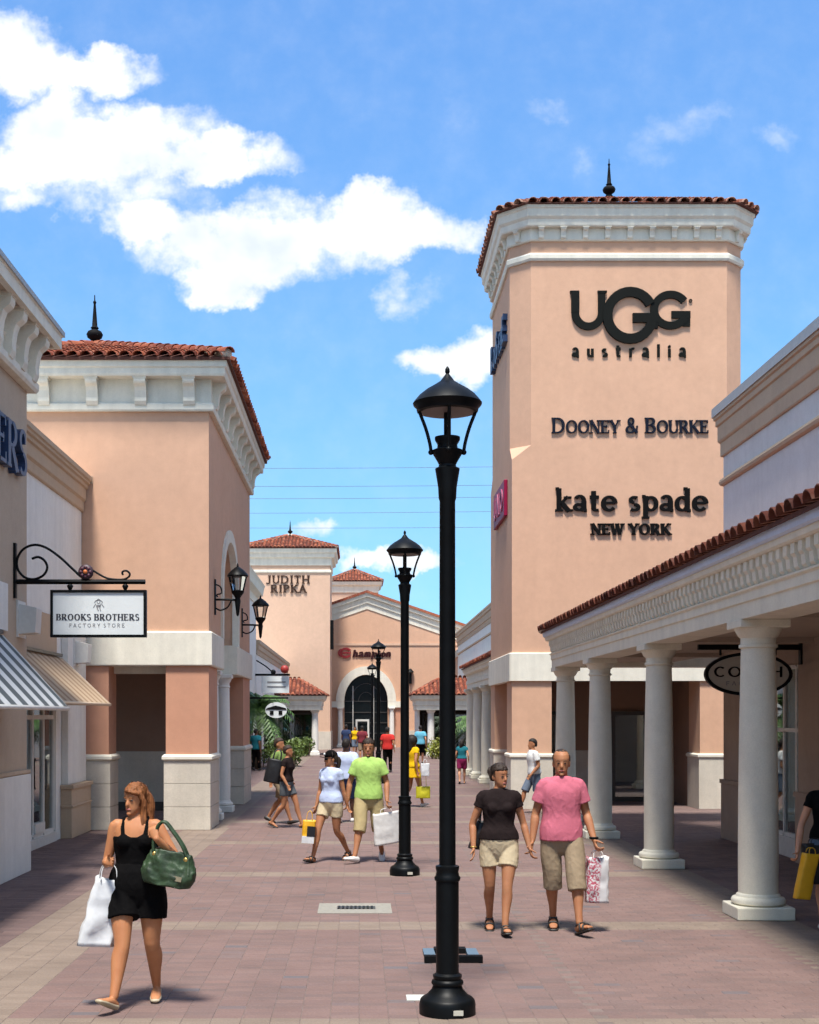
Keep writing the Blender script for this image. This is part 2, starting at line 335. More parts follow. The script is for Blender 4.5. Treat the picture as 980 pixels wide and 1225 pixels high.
def tile_mat(name, attr=False, tone=1.0, bloom=.5, b0=.52):
    """clay roof tile: every tile its own red, pale lime bloom"""
    m, nt, bs = mat_base(name); L = nt.links
    pos = pos_node(nt)
    if attr: rnd = nd(nt, 'ShaderNodeAttribute', attribute_name='rnd').outputs['Fac']
    else: rnd = nd(nt, 'ShaderNodeObjectInfo').outputs['Random']
    cr = nd(nt, 'ShaderNodeValToRGB'); L.new(rnd, cr.inputs[0]); e = cr.color_ramp.elements
    e[0].position = 0; e[0].color = (.12, .030, .018, 1); e[1].position = 1; e[1].color = (.36, .115, .058, 1)
    for p, c in ((.35, (.20, .048, .026, 1)), (.7, (.28, .075, .038, 1))):
        q = e.new(p); q.color = c
    n1 = nd(nt, 'ShaderNodeTexNoise'); n1.inputs['Scale'].default_value = 9; n1.inputs['Detail'].default_value = 6; L.new(pos, n1.inputs['Vector'])
    r1 = nd(nt, 'ShaderNodeMapRange'); L.new(n1.outputs[0], r1.inputs[0]); r1.inputs[1].default_value = b0; r1.inputs[2].default_value = b0 + .28; r1.inputs[4].default_value = bloom
    for q in cr.color_ramp.elements: q.color = (q.color[0] * tone, q.color[1] * tone, q.color[2] * tone, 1)
    mx = nd(nt, 'ShaderNodeMix', data_type='RGBA'); L.new(r1.outputs[0], mx.inputs['Factor']); L.new(cr.outputs[0], mx.inputs['A']); mx.inputs['B'].default_value = (.55, .36, .27, 1)
    L.new(mx.outputs['Result'], bs.inputs['Base Color']); bs.inputs['Roughness'].default_value = .85; bs.inputs['Specular IOR Level'].default_value = .3
    MATS[name] = m; return m
def paver_mat(name, source):
    """clay paver; source: 'object' (single pavers), 'attr' (joined field) or 'brick' (far ground, too small to pick apart)"""
    m, nt, bs = mat_base(name); L = nt.links
    pos = pos_node(nt); fac = None
    sp = nd(nt, 'ShaderNodeSeparateXYZ'); L.new(nd(nt, 'ShaderNodeObjectInfo').outputs['Location'] if source == 'object' else pos, sp.inputs[0])
    def M(op, a, b=None, clamp=False):
        n = nd(nt, 'ShaderNodeMath', operation=op); n.use_clamp = clamp; setin(n, 0, a)
        if b is not None: setin(n, 1, b)
        return n.outputs[0]
    if source == 'object': rnd = nd(nt, 'ShaderNodeObjectInfo').outputs['Random']
    elif source == 'attr': rnd = nd(nt, 'ShaderNodeAttribute', attribute_name='rnd').outputs['Fac']
    else:
        bk = nd(nt, 'ShaderNodeTexBrick'); bk.offset = 0.0; bk.inputs['Scale'].default_value = 1; bk.inputs['Brick Width'].default_value = .21; bk.inputs['Row Height'].default_value = .105
        bk.inputs['Mortar Size'].default_value = .004; bk.inputs['Color1'].default_value = (0, 0, 0, 1); bk.inputs['Color2'].default_value = (1, 1, 1, 1); bk.inputs['Mortar'].default_value = (.2, .2, .2, 1)
        L.new(pos, bk.inputs['Vector']); rnd = bk.outputs['Color']; fac = bk.outputs['Fac']
    cr = nd(nt, 'ShaderNodeValToRGB'); L.new(rnd, cr.inputs[0]); e = cr.color_ramp.elements
    e[0].position = 0; e[0].color = (.154, .106, .095, 1); e[1].position = 1; e[1].color = (.202, .124, .106, 1)
    for p, c in ((.10, (.168, .114, .102, 1)), (.5, (.182, .117, .103, 1)), (.93, (.194, .127, .111, 1))):
        q = e.new(p); q.color = c
    q = e.new(.965); q.color = (.186, .126, .112, 1); q = e.new(.975); q.color = (.125, .112, .118, 1)
    cr2 = nd(nt, 'ShaderNodeValToRGB'); L.new(rnd, cr2.inputs[0]); e = cr2.color_ramp.elements
    e[0].position = 0; e[0].color = (.198, .150, .118, 1); e[1].position = 1; e[1].color = (.228, .175, .138, 1)
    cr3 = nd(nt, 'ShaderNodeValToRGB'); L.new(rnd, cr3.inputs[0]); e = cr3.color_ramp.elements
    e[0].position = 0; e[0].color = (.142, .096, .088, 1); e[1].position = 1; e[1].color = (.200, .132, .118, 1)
    yb = M('LESS_THAN', M('MODULO', M('ADD', sp.outputs[1], 4.56 * 40 - 13.54), 4.56), .525)
    xl = M('MULTIPLY', M('GREATER_THAN', sp.outputs[0], -3.30), M('LESS_THAN', sp.outputs[0], -2.60))
    xr = M('MULTIPLY', M('GREATER_THAN', sp.outputs[0], 3.93), M('LESS_THAN', sp.outputs[0], 4.60))
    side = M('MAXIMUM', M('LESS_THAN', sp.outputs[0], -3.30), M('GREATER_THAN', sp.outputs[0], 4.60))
    yb2 = M('MULTIPLY', yb, M('SUBTRACT', 1.0, side))
    band = M('MAXIMUM', yb2, M('MAXIMUM', xl, xr))
    if source != 'brick':
        band = nd(nt, 'ShaderNodeAttribute', attribute_name='band').outputs['Fac'] if source == 'attr' else band
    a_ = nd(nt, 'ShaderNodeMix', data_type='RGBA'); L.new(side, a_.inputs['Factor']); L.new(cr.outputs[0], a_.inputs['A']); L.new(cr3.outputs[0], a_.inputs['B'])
    b_ = nd(nt, 'ShaderNodeMix', data_type='RGBA'); L.new(band, b_.inputs['Factor']); L.new(a_.outputs['Result'], b_.inputs['A']); L.new(cr2.outputs[0], b_.inputs['B'])
    n1 = nd(nt, 'ShaderNodeTexNoise'); n1.inputs['Scale'].default_value = 1.1; n1.inputs['Detail'].default_value = 8; n1.inputs['Roughness'].default_value = .65; L.new(pos, n1.inputs['Vector'])
    n2 = nd(nt, 'ShaderNodeTexNoise'); n2.inputs['Scale'].default_value = 60; n2.inputs['Detail'].default_value = 4; L.new(pos, n2.inputs['Vector'])
    r1 = nd(nt, 'ShaderNodeMapRange'); L.new(n1.outputs[0], r1.inputs[0]); r1.inputs[1].default_value = .3; r1.inputs[2].default_value = .7; r1.inputs[3].default_value = .82; r1.inputs[4].default_value = 1.06
    r2 = nd(nt, 'ShaderNodeMapRange'); L.new(n2.outputs[0], r2.inputs[0]); r2.inputs[1].default_value = .3; r2.inputs[2].default_value = .7; r2.inputs[3].default_value = .86; r2.inputs[4].default_value = 1.1
    sc = M('MULTIPLY', r1.outputs[0], r2.outputs[0])
    vo = nd(nt, 'ShaderNodeTexVoronoi'); vo.inputs['Scale'].default_value = 1.7; L.new(pos, vo.inputs['Vector'])     # trodden gum spots
    vs = nd(nt, 'ShaderNodeMapRange'); L.new(vo.outputs['Distance'], vs.inputs[0]); vs.inputs[1].default_value = .030; vs.inputs[2].default_value = .055; vs.inputs[3].default_value = .68; vs.inputs[4].default_value = 1.0
    sc = M('MULTIPLY', sc, vs.outputs[0])
    if fac is not None: sc = M('MULTIPLY', sc, M('SUBTRACT', 1.0, M('MULTIPLY', fac, .25)))
    vm = nd(nt, 'ShaderNodeVectorMath', operation='SCALE'); L.new(b_.outputs['Result'], vm.inputs[0]); L.new(sc, vm.inputs['Scale'])
    L.new(vm.outputs[0], bs.inputs['Base Color']); bs.inputs['Roughness'].default_value = .8; bs.inputs['Specular IOR Level'].default_value = .3
    bp = nd(nt, 'ShaderNodeBump'); bp.inputs['Strength'].default_value = .25; bp.inputs['Distance'].default_value = .004; L.new(n2.outputs[0], bp.inputs['Height']); L.new(bp.outputs[0], bs.inputs['Normal'])
    MATS[name] = m; return m
def stripe_mat(name, c1, c2, pitch, axis=1, duty=.5):
    m, nt, bs = mat_base(name); L = nt.links
    pos = pos_node(nt); sp = nd(nt, 'ShaderNodeSeparateXYZ'); L.new(pos, sp.inputs[0])
    a = nd(nt, 'ShaderNodeMath', operation='MODULO'); L.new(sp.outputs[axis], a.inputs[0]); a.inputs[1].default_value = pitch
    g = nd(nt, 'ShaderNodeMath', operation='LESS_THAN'); L.new(a.outputs[0], g.inputs[0]); g.inputs[1].default_value = pitch * duty
    mx = nd(nt, 'ShaderNodeMix', data_type='RGBA'); L.new(g.outputs[0], mx.inputs['Factor']); mx.inputs['A'].default_value = col4(c1); mx.inputs['B'].default_value = col4(c2)
    L.new(mx.outputs['Result'], bs.inputs['Base Color']); bs.inputs['Roughness'].default_value = .85
    MATS[name] = m; return m

PEACH = stucco('peach_stucco', (.625, .378, .253))
PEACH_D = stucco('rose_stucco', (.560, .290, .190))
PALE_PEACH = stucco('pale_peach_stucco', (.635, .420, .298))
TAN = stucco('tan_stucco', (.50, .375, .262))
BEIGE = stucco('beige_stucco', (.49, .385, .285))
TRIM = stucco('cream_trim_paint', (.76, .72, .61), var=.06, bump=.08, streak=.14)
WHITE = stucco('white_stucco', (.77, .75, .695), var=.05, bump=.15, streak=.10)
GREYWALL = stucco('grey_white_stucco', (.64, .62, .60), var=.05, bump=.2, streak=.07)
STONE = stucco('base_stone', (.60, .545, .46), var=.14, scale=40, streak=.12)
COLM = stucco('column_paint', (.80, .745, .60), var=.06, bump=.06, streak=.10)
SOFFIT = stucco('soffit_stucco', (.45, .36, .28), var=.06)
SHADEWALL = stucco('shade_brown_stucco', (.30, .185, .13), var=.08)  # tower recess walls: the brown is shade put into the stucco colour
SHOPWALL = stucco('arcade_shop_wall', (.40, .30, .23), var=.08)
COPING = plain('metal_coping', (.36, .37, .37), .5, .3)
GUTTER = plain('blue_white_gutter', (.50, .58, .72), .45)
TILE_W = tile_mat('lime_bloomed_clay_tile', False, .8, .75, .40); TILE_SH = tile_mat('shaded_clay_tile', False, .42, .15); TILE = tile_mat('clay_tile'); TILE_J = tile_mat('clay_tile_joined', True)  # arcade eave copy: same clay, with its shade put into the colour
DECK = plain('roof_underlay', (.10, .035, .024), .9)
MORTAR = plain('lime_mortar', (.66, .54, .43), .9, var=.2, scale=8)
BLACK = plain('black_painted_metal', (.0022, .0030, .0036), .45, .0, spec=.16, var=.3)
BLACKM = plain('black_matte', (.004, .004, .0045), .75, spec=.15)
BRONZE = plain('dark_bronze', (.018, .014, .012), .5, spec=.3)
LETTER = plain('charcoal_letter', (.0065, .0072, .0060), .65, spec=.10)
LETTER_B = plain('dark_blue_letter', (.006, .009, .020), .6, spec=.12)
LETTER_BL = plain('blue_letter', (.012, .035, .10), .4)
LETTER_K = plain('black_letter', (.0035, .003, .003), .65, spec=.10)
INKD = plain('printed_ink', (.035, .036, .045), .6)
INKG = plain('printed_grey_ink', (.20, .20, .21), .6)
SIGNW = plain('sign_white_face', (.66, .69, .69), .5, var=.04, scale=3)
GLASS = glass_mat('shop_glass')
LGLASS = glass_mat('lamp_glass', (.92, .93, .93), .04)
DARKIN = plain('dark_interior', (.05, .038, .032), .9)
FRAME = plain('white_metal_frame', (.62, .61, .57), .45)
FRAMED = plain('dark_metal_frame', (.05, .045, .04), .45)
PAV_O = paver_mat('paver_single', 'object'); PAV_A = paver_mat('paver_field_clay', 'attr'); PAV_B = paver_mat('paver_far', 'brick')
SAND = plain('joint_sand', (.150, .112, .098), .95, var=.2, scale=6)
CONC = plain('pale_concrete', (.25, .235, .20), .85, var=.12, scale=20)

# ================================================================== GROUND
def paver_shape(cx, cy, z, hw, hd, cf=.003, dep=.0035):
    x0, x1, y0, y1 = cx - hw, cx + hw, cy - hd, cy + hd
    return [(x0, y0, z - dep), (x1, y0, z - dep), (x1, y1, z - dep), (x0, y1, z - dep), (x0 + cf, y0 + cf, z), (x1 - cf, y0 + cf, z), (x1 - cf, y1 - cf, z), (x0 + cf, y1 - cf, z)]
PF = [(4, 5, 6, 7), (0, 1, 5, 4), (1, 2, 6, 5), (2, 3, 7, 6), (3, 0, 4, 7)]
GX0, GX1, GY0, GY1 = -5.67, 6.93, 8.4, 26.04          # area where single pavers can be told apart
PW, PD = .21, .105
def in_band(x, y):
    side = x < -3.30 or x > 4.60
    return ((y - 13.54 + 4.56 * 40) % 4.56 < .525 and not side) or -3.30 < x < -2.60 or 3.93 < x < 4.60
gm = MB(); B = 600
gm.add([(-B, -60, 0), (B, -60, 0), (B, 900, 0), (-B, 900, 0), (GX0, GY0, 0), (GX1, GY0, 0), (GX1, GY1, 0), (GX0, GY1, 0),
        (GX0, GY0, -.0035), (GX1, GY0, -.0035), (GX1, GY1, -.0035), (GX0, GY1, -.0035)],
       [(0, 1, 5, 4), (1, 2, 6, 5), (2, 3, 7, 6), (3, 0, 4, 7), (4, 5, 9, 8), (5, 6, 10, 9), (6, 7, 11, 10), (7, 4, 8, 11)])
gm.add([(GX0, GY0, -.0035), (GX1, GY0, -.0035), (GX1, GY1, -.0035), (GX0, GY1, -.0035)], [(0, 1, 2, 3)])
ground = gm.build('ground', PAV_B); tag(ground, kind='structure')
ground.data.materials.append(SAND); ground.data.polygons[len(ground.data.polygons) - 1].material_index = 1
for p in ground.data.polygons:
    if p.index >= 8: p.material_index = 1
cells = []
nx = int(round((GX1 - GX0) / PW)); ny = int(round((GY1 - GY0) / PD))
rg = random.Random(3)
DRAIN = (-.63, .53, 14.65, 15.6)
for j in range(ny):
    cy = GY0 + (j + .5) * PD
    for i in range(nx):
        cx = GX0 + (i + .5) * PW
        off = 0.0
        if cx > 1.6 and cx < 3.9 and j % 2: off = PW / 2          # running bond towards the arcade
        cells.append((cx + off, cy, rg.random()))
# the 300 pavers that show largest: those in the frame's bottom edge, on the open street
vis = [c for c in cells if c[1] > 9.42 and -2.6 < c[0] < 3.3 and abs(c[0] - .64) > .0]
vis.sort(key=lambda c: c[1]); single = set(id(c) for c in vis[:300])
pm = bpy.data.meshes.new('paver'); pm.from_pydata(paver_shape(0, 0, 0, PW / 2 - .0016, PD / 2 - .0016), [], PF); pm.materials.append(PAV_O)
V = []; F = []; RN = []; BD = []
for c in cells:
    cx, cy, rr = c
    z = rg.uniform(-.0022, .0008)
    if id(c) in single:
        o = link('paver', pm, ground); o.location = (cx, cy, z); o.rotation_euler = (rg.uniform(-.006, .006), rg.uniform(-.006, .006), rg.uniform(-.004, .004)); continue
    if DRAIN[0] < cx < DRAIN[1] and DRAIN[2] < cy < DRAIN[3]: pass
    k = len(V); V.extend(paver_shape(cx, cy, z, PW / 2 - .0016, PD / 2 - .0016)); F.extend(tuple(q + k for q in f) for f in PF)
    RN.extend([rr] * 5); BD.extend([1.0 if in_band(cx, cy) else 0.0] * 5)
me = bpy.data.meshes.new('paver_field'); me.from_pydata(V, [], F)
at = me.attributes.new('rnd', 'FLOAT', 'FACE'); at.data.foreach_set('value', RN)
at = me.attributes.new('band', 'FLOAT', 'FACE'); at.data.foreach_set('value', BD)
me.materials.append(PAV_A); pf = link('paver_field', me, ground); pf['kind'] = 'stuff'

# ================================================================== ROOF TILES
def tile_verts(r0=.112, r1=.086, ln=.47, th=.016, lift=.012, seg=6):
    v = []; f = []
    for y, r, z in ((0, r0, lift), (ln, r1, 0)):
        for rad in (r, r - th):
            for k in range(seg + 1):
                t = pi * k / seg; v.append((rad * cos(t), y, z + rad * sin(t) * .92))
    m = seg + 1
    for k in range(seg):
        f.append((k, k + 1, 2 * m + k + 1, 2 * m + k)); f.append((m + k + 1, m + k, 3 * m + k, 3 * m + k + 1))
        f.append((k + 1, k, m + k, m + k + 1))
    return v, f
TV, TF = tile_verts(); TVF, TFF = tile_verts(seg=4)
tile_me = bpy.data.meshes.new('roof_tile'); tile_me.from_pydata(TV, [], TF); tile_me.materials.append(TILE)
tile_me.polygons.foreach_set('use_smooth', [True] * len(tile_me.polygons))
def tile_mats(poly, pitch=.245, course=.37, start=-.06, lim=None):
    """matrices of the tiles on a roof plane; poly[0]->poly[1] is the eave"""
    P = [Vector(p) for p in poly]; e = (P[1] - P[0]).normalized(); nrm = (P[1] - P[0]).cross(P[2] - P[0]).normalized()
    u = nrm.cross(e); q = [((p - P[0]).dot(e), (p - P[0]).dot(u)) for p in P]
    def inside(x, y):
        s = True
        for i in range(len(q)):
            a, b = q[i], q[(i + 1) % len(q)]
            if (b[0] - a[0]) * (y - a[1]) - (b[1] - a[1]) * (x - a[0]) < -1e-6: s = False
        return s
    W_ = q[1][0]; n = int(W_ / pitch); p0 = (W_ - n * pitch) / 2; out = []
    hmax = max(y for _, y in q); c = 0
    while c * course < hmax:
        for i in range(n):
            x = p0 + (i + .5) * pitch; y = c * course + start
            if inside(x, max(y + .2, .01)):
                o = P[0] + e * (x + random.uniform(-.006, .006)) + u * (y + random.uniform(-.01, .01)) + nrm * .012
                a = random.uniform(-.015, .015)
                out.append((c, Matrix(((e.x, u.x, nrm.x, o.x), (e.y, u.y, nrm.y, o.y), (e.z, u.z, nrm.z, o.z), (0, 0, 0, 1))) @ Matrix.Rotation(a, 4, 'Z')))
        c += 1
    return out
tile_meW = tile_me.copy(); tile_meW.materials[0] = TILE_W; tile_meSh = tile_me.copy(); tile_meSh.materials[0] = TILE_SH
def tiles_single(parent, mats, me_=None):
    for c, M in mats:
        o = link('roof_tile', me_ or tile_me, parent); M2 = M.copy(); M2.translation = M.translation - OFF[parent]; o.matrix_local = M2
def tiles_joined(parent, mats, name='roof_tiling', far=False):
    tv, tf = (TVF, TFF) if far else (TV, TF)
    V = []; F = []; RN = []
    for c, M in mats:
        k = len(V); V.extend(tuple(M @ Vector(v) - OFF[parent]) for v in tv); F.extend(tuple(i + k for i in f) for f in tf); RN.extend([random.random()] * len(tf))
    me = bpy.data.meshes.new(name); me.from_pydata(V, [], F); at = me.attributes.new('rnd', 'FLOAT', 'FACE'); at.data.foreach_set('value', RN)
    me.materials.append(TILE_J); me.polygons.foreach_set('use_smooth', [True] * len(me.polygons))
    o = link(name, me, parent); o['kind'] = 'stuff'; return o
def finial(parent, x, y, z, h=1.0, s=1.0):
    p = [(.17, 0), (.17, .06), (.10, .09), (.06, .16), (.13, .22), (.15, .28), (.12, .34), (.05, .38), (.075, .41), (.05, .44), (.04, .6), (.02, .88), (.032, .92), (.012, .95), (.008, 1.06)]
    return autosmooth(MB().lathe([(r * s, z + q * h) for r, q in p], x, y, 14).build('finial', BLACKM, parent), 50)
def hip_roof(root, x0, x1, y0, y1, ze, zt, single_faces=(), far=False, eave_only=()):
    """pyramid roof over a plan rectangle; faces 0 front(-y) 1 right(+x) 2 back 3 left"""
    ap = Vector(((x0 + x1) / 2, (y0 + y1) / 2, zt))
    c = [Vector((x0, y0, ze)), Vector((x1, y0, ze)), Vector((x1, y1, ze)), Vector((x0, y1, ze))]
    deck = MB(); deck.add(c + [ap] + [v - Vector((0, 0, .05)) for v in c], [(0, 1, 4), (1, 2, 4), (2, 3, 4), (3, 0, 4), (0, 5, 6, 1), (1, 6, 7, 2), (2, 7, 8, 3), (3, 8, 5, 0), (5, 8, 7, 6)])
    roof = deck.build('roof', DECK, root)
    rest = []
    for k in range(4):
        mats = tile_mats([c[k], c[(k + 1) % 4], ap])
        if k in single_faces: tiles_single(roof, mats)
        elif k in eave_only:
            tiles_single(roof, [m for m in mats if m[0] == 0]); rest += [m for m in mats if m[0]]
        else: rest += mats
    if rest: tiles_joined(roof, rest, far=far)
    hip = MB()
    for k in range(4):
        d = (ap - c[k]); n = int(d.length / .4)
        hip.tube([c[k] + d * .01 + Vector((0, 0, .05)), ap + Vector((0, 0, .06))], .10, n=8)
    hip.build('hip_mortar', MORTAR, roof, smooth=True)
    ht = []
    for k in range(4):
        d = (ap - c[k]); ln = d.length; u = d.normalized(); e = u.cross(Vector((0, 0, 1))).normalized(); nm = e.cross(u)
        for i in range(int(ln / .38)):
            o = c[k] + u * (i * .38) + nm * .075
            ht.append((0, Matrix(((e.x, u.x, nm.x, o.x), (e.y, u.y, nm.y, o.y), (e.z, u.z, nm.z, o.z), (0, 0, 0, 1)))))
    tiles_joined(roof, ht, 'hip_tiles', far=far)
    return roof, ap

# ================================================================== COLUMNS, BRACKETS
def column(parent, x, y, zt, r=.21, mat=None, pl=.305, detail=True):
    mat = mat or COLM
    k = r / .21
    prof = [(r * 1.0, .24), (r * 1.01, .6), (r * 1.0, 1.2), (r * .95, 2.0), (r * .86, zt - .30), (r * .86, zt - .26)]
    sh = autosmooth(MB().lathe(prof, x, y, 32 if detail else 18).build('column', mat, parent), 35)
    box('plinth', mat, sh, x - pl, x + pl, y - pl, y + pl, 0, .135, bevel=.012)
    autosmooth(MB().lathe([(r * 1.2, .135), (r * 1.34, .155), (r * 1.36, .19), (r * 1.28, .215), (r * 1.12, .225), (r * 1.10, .245), (r * 1.0, .262)], x, y, 32 if detail else 18).build('base_ring', mat, sh), 45)
    autosmooth(MB().lathe([(r * .88, zt - .30), (r * .97, zt - .29), (r * .97, zt - .262), (r * .88, zt - .255), (r * .88, zt - .19), (r * 1.0, zt - .17), (r * 1.16, zt - .11), (r * 1.2, zt - .085)], x, y, 32 if detail else 18).build('capital_ring', mat, sh), 45)
    a = r * 1.27
    box('abacus', mat, sh, x - a, x + a, y - a, y + a, zt - .085, zt, bevel=.008)
    return sh
def bracket_me(name, mat, out, h, w, tail=True):
    """scrolled modillion: local x across, -y out of the wall, z=0 at the top"""
    p = [(0, 0), (-out, 0), (-out, -.16 * h), (-out * .92, -.24 * h), (-out * .62, -.34 * h), (-out * .5, -.48 * h), (-out * .42, -.72 * h), (-out * .44, -.86 * h), (-out * .30, -h), (0, -h)]
    m = MB().extx(p, -w / 2, w / 2)
    m.extx([(-out - .012, .0), (-out - .012, -.07 * h), (0, -.07 * h), (0, .0)], -w / 2 - .02, w / 2 + .02)
    me = m.mesh(name); me.materials.append(mat); return me
def put(name, me, parent, loc, rz=0.0):
    o = link(name, me, parent); o.location = Vector(loc) - OFF[parent]; o.rotation_euler = (0, 0, rz); return o
def rect(x0, x1, y0, y1): return [(x0, y0), (x1, y0), (x1, y1), (x0, y1)]
def chamf(x0, x1, y0, y1, c):
    return [(x0 + c, y0), (x1 - c, y0), (x1, y0 + c), (x1, y1 - c), (x1 - c, y1), (x0 + c, y1), (x0, y1 - c), (x0, y0 + c)]
def arch_x(mb, x0, x1, u0, u1, z0, z1, ua, ub, zs, rise, seg=16):
    """wall lying along y (thickness x0..x1) with an arched opening ua..ub"""
    mb.box(x0, x1, u0, ua, z0, z1); mb.box(x0, x1, ub, u1, z0, z1)
    ca = (ua + ub) / 2; ra = (ub - ua) / 2
    pts = [(ca - ra * cos(pi * k / seg), zs + rise * sin(pi * k / seg)) for k in range(seg + 1)]
    for k in range(seg):
        (a, za), (b, zb) = pts[k], pts[k + 1]
        mb.extx([(a, za), (b, zb), (b, z1), (a, z1)], x0, x1)
    return mb
def arch_band(mb, fix0, fix1, ua, ub, zs, rise, w, along='x', seg=18, foot=0.0):
    ca = (ua + ub) / 2; ra = (ub - ua) / 2
    inn = [(ca - ra * cos(pi * k / seg), zs + rise * sin(pi * k / seg)) for k in range(seg + 1)]
    out = [(ca - (ra + w) * cos(pi * k / seg), zs + (rise + w) * sin(pi * k / seg)) for k in range(seg + 1)]
    if foot:
        inn = [(inn[0][0], zs - foot)] + inn + [(inn[-1][0], zs - foot)]; out = [(out[0][0], zs - foot)] + out + [(out[-1][0], zs - foot)]
    for k in range(len(inn) - 1):
        q = [inn[k], inn[k + 1], out[k + 1], out[k]]
        if along == 'x': mb.exty(q, fix0, fix1)
        else: mb.extx(q, fix0, fix1)
    return mb
def pane(parent, name, x0, x1, y0, y1, z0, z1): return box(name, GLASS, parent, x0, x1, y0, y1, z0, z1)
def glazing_y(parent, x, ys, zs, th=.05, mat=None, frame=.05):
    """glazed front in a plane x=const: uprights at ys, rails at zs, one pane per bay"""
    mat = mat or FRAME
    for y in ys: box('mullion', mat, parent, x - th / 2, x + th / 2, y - frame / 2, y + frame / 2, zs[0], zs[-1])
    for i in range(len(ys) - 1):
        for z in zs: box('rail', mat, parent, x - th / 2 + .003, x + th / 2 - .003, ys[i] + frame / 2, ys[i + 1] - frame / 2, z - frame / 2, z + frame / 2)
        for j in range(len(zs) - 1):
            box('window_pane', GLASS, parent, x - .006, x + .006, ys[i] + frame / 2, ys[i + 1] - frame / 2, zs[j] + frame / 2, zs[j + 1] - frame / 2)
def glazing_x(parent, y, xs, zs, th=.05, mat=None, frame=.05):
    mat = mat or FRAME
    for x in xs: box('mullion', mat, parent, x - frame / 2, x + frame / 2, y - th / 2, y + th / 2, zs[0], zs[-1])
    for i in range(len(xs) - 1):
        for z in zs: box('rail', mat, parent, xs[i] + frame / 2, xs[i + 1] - frame / 2, y - th / 2 + .003, y + th / 2 - .003, z - frame / 2, z + frame / 2)
        for j in range(len(zs) - 1):
            box('window_pane', GLASS, parent, xs[i] + frame / 2, xs[i + 1] - frame / 2, y - .006, y + .006, zs[j] + frame / 2, zs[j + 1] - frame / 2)

# ================================================================== TALL TOWER (right)
TX0, TX1, TY0, TY1, TC = 3.57, 9.05, 31.3, 36.3, .45
tw = thing('tower', 'tall peach tower with low red tile roof and dark shop lettering on its front', 'tower', ((TX0 + TX1) / 2, (TY0 + TY1) / 2, 0))
m = MB(); e = .002
r_lo = [(x, y, 3.62) for x, y in chamf(TX0, TX1, TY0, TY1, e)]; r_a = [(x, y, 8.18) for x, y in chamf(TX0, TX1, TY0, TY1, e)]
r_b = [(x, y, 8.52) for x, y in chamf(TX0, TX1, TY0, TY1, TC)]; r_t = [(x, y, 14.0) for x, y in chamf(TX0, TX1, TY0, TY1, TC)]
m.loft([r_lo, r_a, r_b, r_t]); m.build('wall', PEACH, tw)
# lower storey: four piers and a recessed core
for (a0, a1, b0, b1) in ((TX0, 4.50, TY0, 32.35), (7.97, TX1, TY0, 32.35), (TX0, 4.5, 35.3, TY1), (7.97, TX1, 35.3, TY1)):
    p = box('pier', PEACH, tw, a0, a1, b0, b1, 1.2, 3.06)
    box('pier_base', STONE, p, a0 - .03, a1 + .03, b0 - .03, b1 + .03, 0, 1.2, bevel=.008)
    MB().sweep([(-.05, 1.2), (.035, 1.2), (.06, 1.225), (.06, 1.27), (.03, 1.30), (-.05, 1.30)], rect(a0, a1, b0, b1)).build('base_cap', TRIM, p)
box('recess_wall', SHADEWALL, tw, 4.5, 7.97, 34.3, 34.5, 1.3, 3.06); box('recess_wainscot', STONE, tw, 4.5, 7.97, 34.26, 34.5, 0, 1.3)
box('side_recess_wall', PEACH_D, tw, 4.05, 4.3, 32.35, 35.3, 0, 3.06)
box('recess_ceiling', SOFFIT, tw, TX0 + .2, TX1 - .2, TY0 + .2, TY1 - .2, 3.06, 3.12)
box('recess_side', SHADEWALL, tw, 8.0, 8.2, 32.35, 35.3, 0, 3.06)
MB().sweep([(-.1, 3.0), (.06, 3.0), (.06, 3.64), (.04, 3.66), (-.1, 3.66)], chamf(TX0, TX1, TY0, TY1, e)).build('band', TRIM, tw)
for i, x in enumerate((5.0, 6.9)):
    d = box('door', FRAMED, tw, x - .45, x + .45, 34.19, 34.25, 0, 2.3)
    box('window_pane', GLASS, d, x - .36, x + .36, 34.165, 34.185, .12, 2.2)
MB().sweep([(-.05, 12.82), (.05, 12.82), (.075, 12.87), (.075, 12.96), (.05, 13.0), (-.05, 13.0)], chamf(TX0, TX1, TY0, TY1, TC)).build('string_course', TRIM, tw)
MB().sweep([(-.05, 13.28), (.05, 13.28), (.07, 13.31), (.06, 13.57), (.19, 13.57), (.21, 13.60), (.22, 13.73), (.255, 13.77), (.27, 13.79), (.28, 13.95), (.31, 13.98), (.31, 14.04), (-.05, 14.04)],
           chamf(TX0, TX1, TY0, TY1, TC)).build('cornice', TRIM, tw)
bme = bracket_me('bracket', TRIM, .125, .25, .12)
for i in range(9):
    put('bracket', bme, tw, (TX0 + TC + .22 + i * (TX1 - TX0 - 2 * TC - .44) / 8, TY0 - .07, 13.57))
for i in range(8):
    y = TY0 + TC + .25 + i * (TY1 - TY0 - 2 * TC - .5) / 7
    put('bracket', bme, tw, (TX0 - .07, y, 13.57), -pi / 2)
    put('bracket', bme, tw, (TX1 + .07, y, 13.57), pi / 2)
for (x, y, r_) in ((TX0 + TC / 2 - .05, TY0 + TC / 2 - .05, -pi / 4), (TX1 - TC / 2 + .05, TY0 + TC / 2 - .05, pi / 4)): put('bracket', bme, tw, (x, y, 13.57), r_)
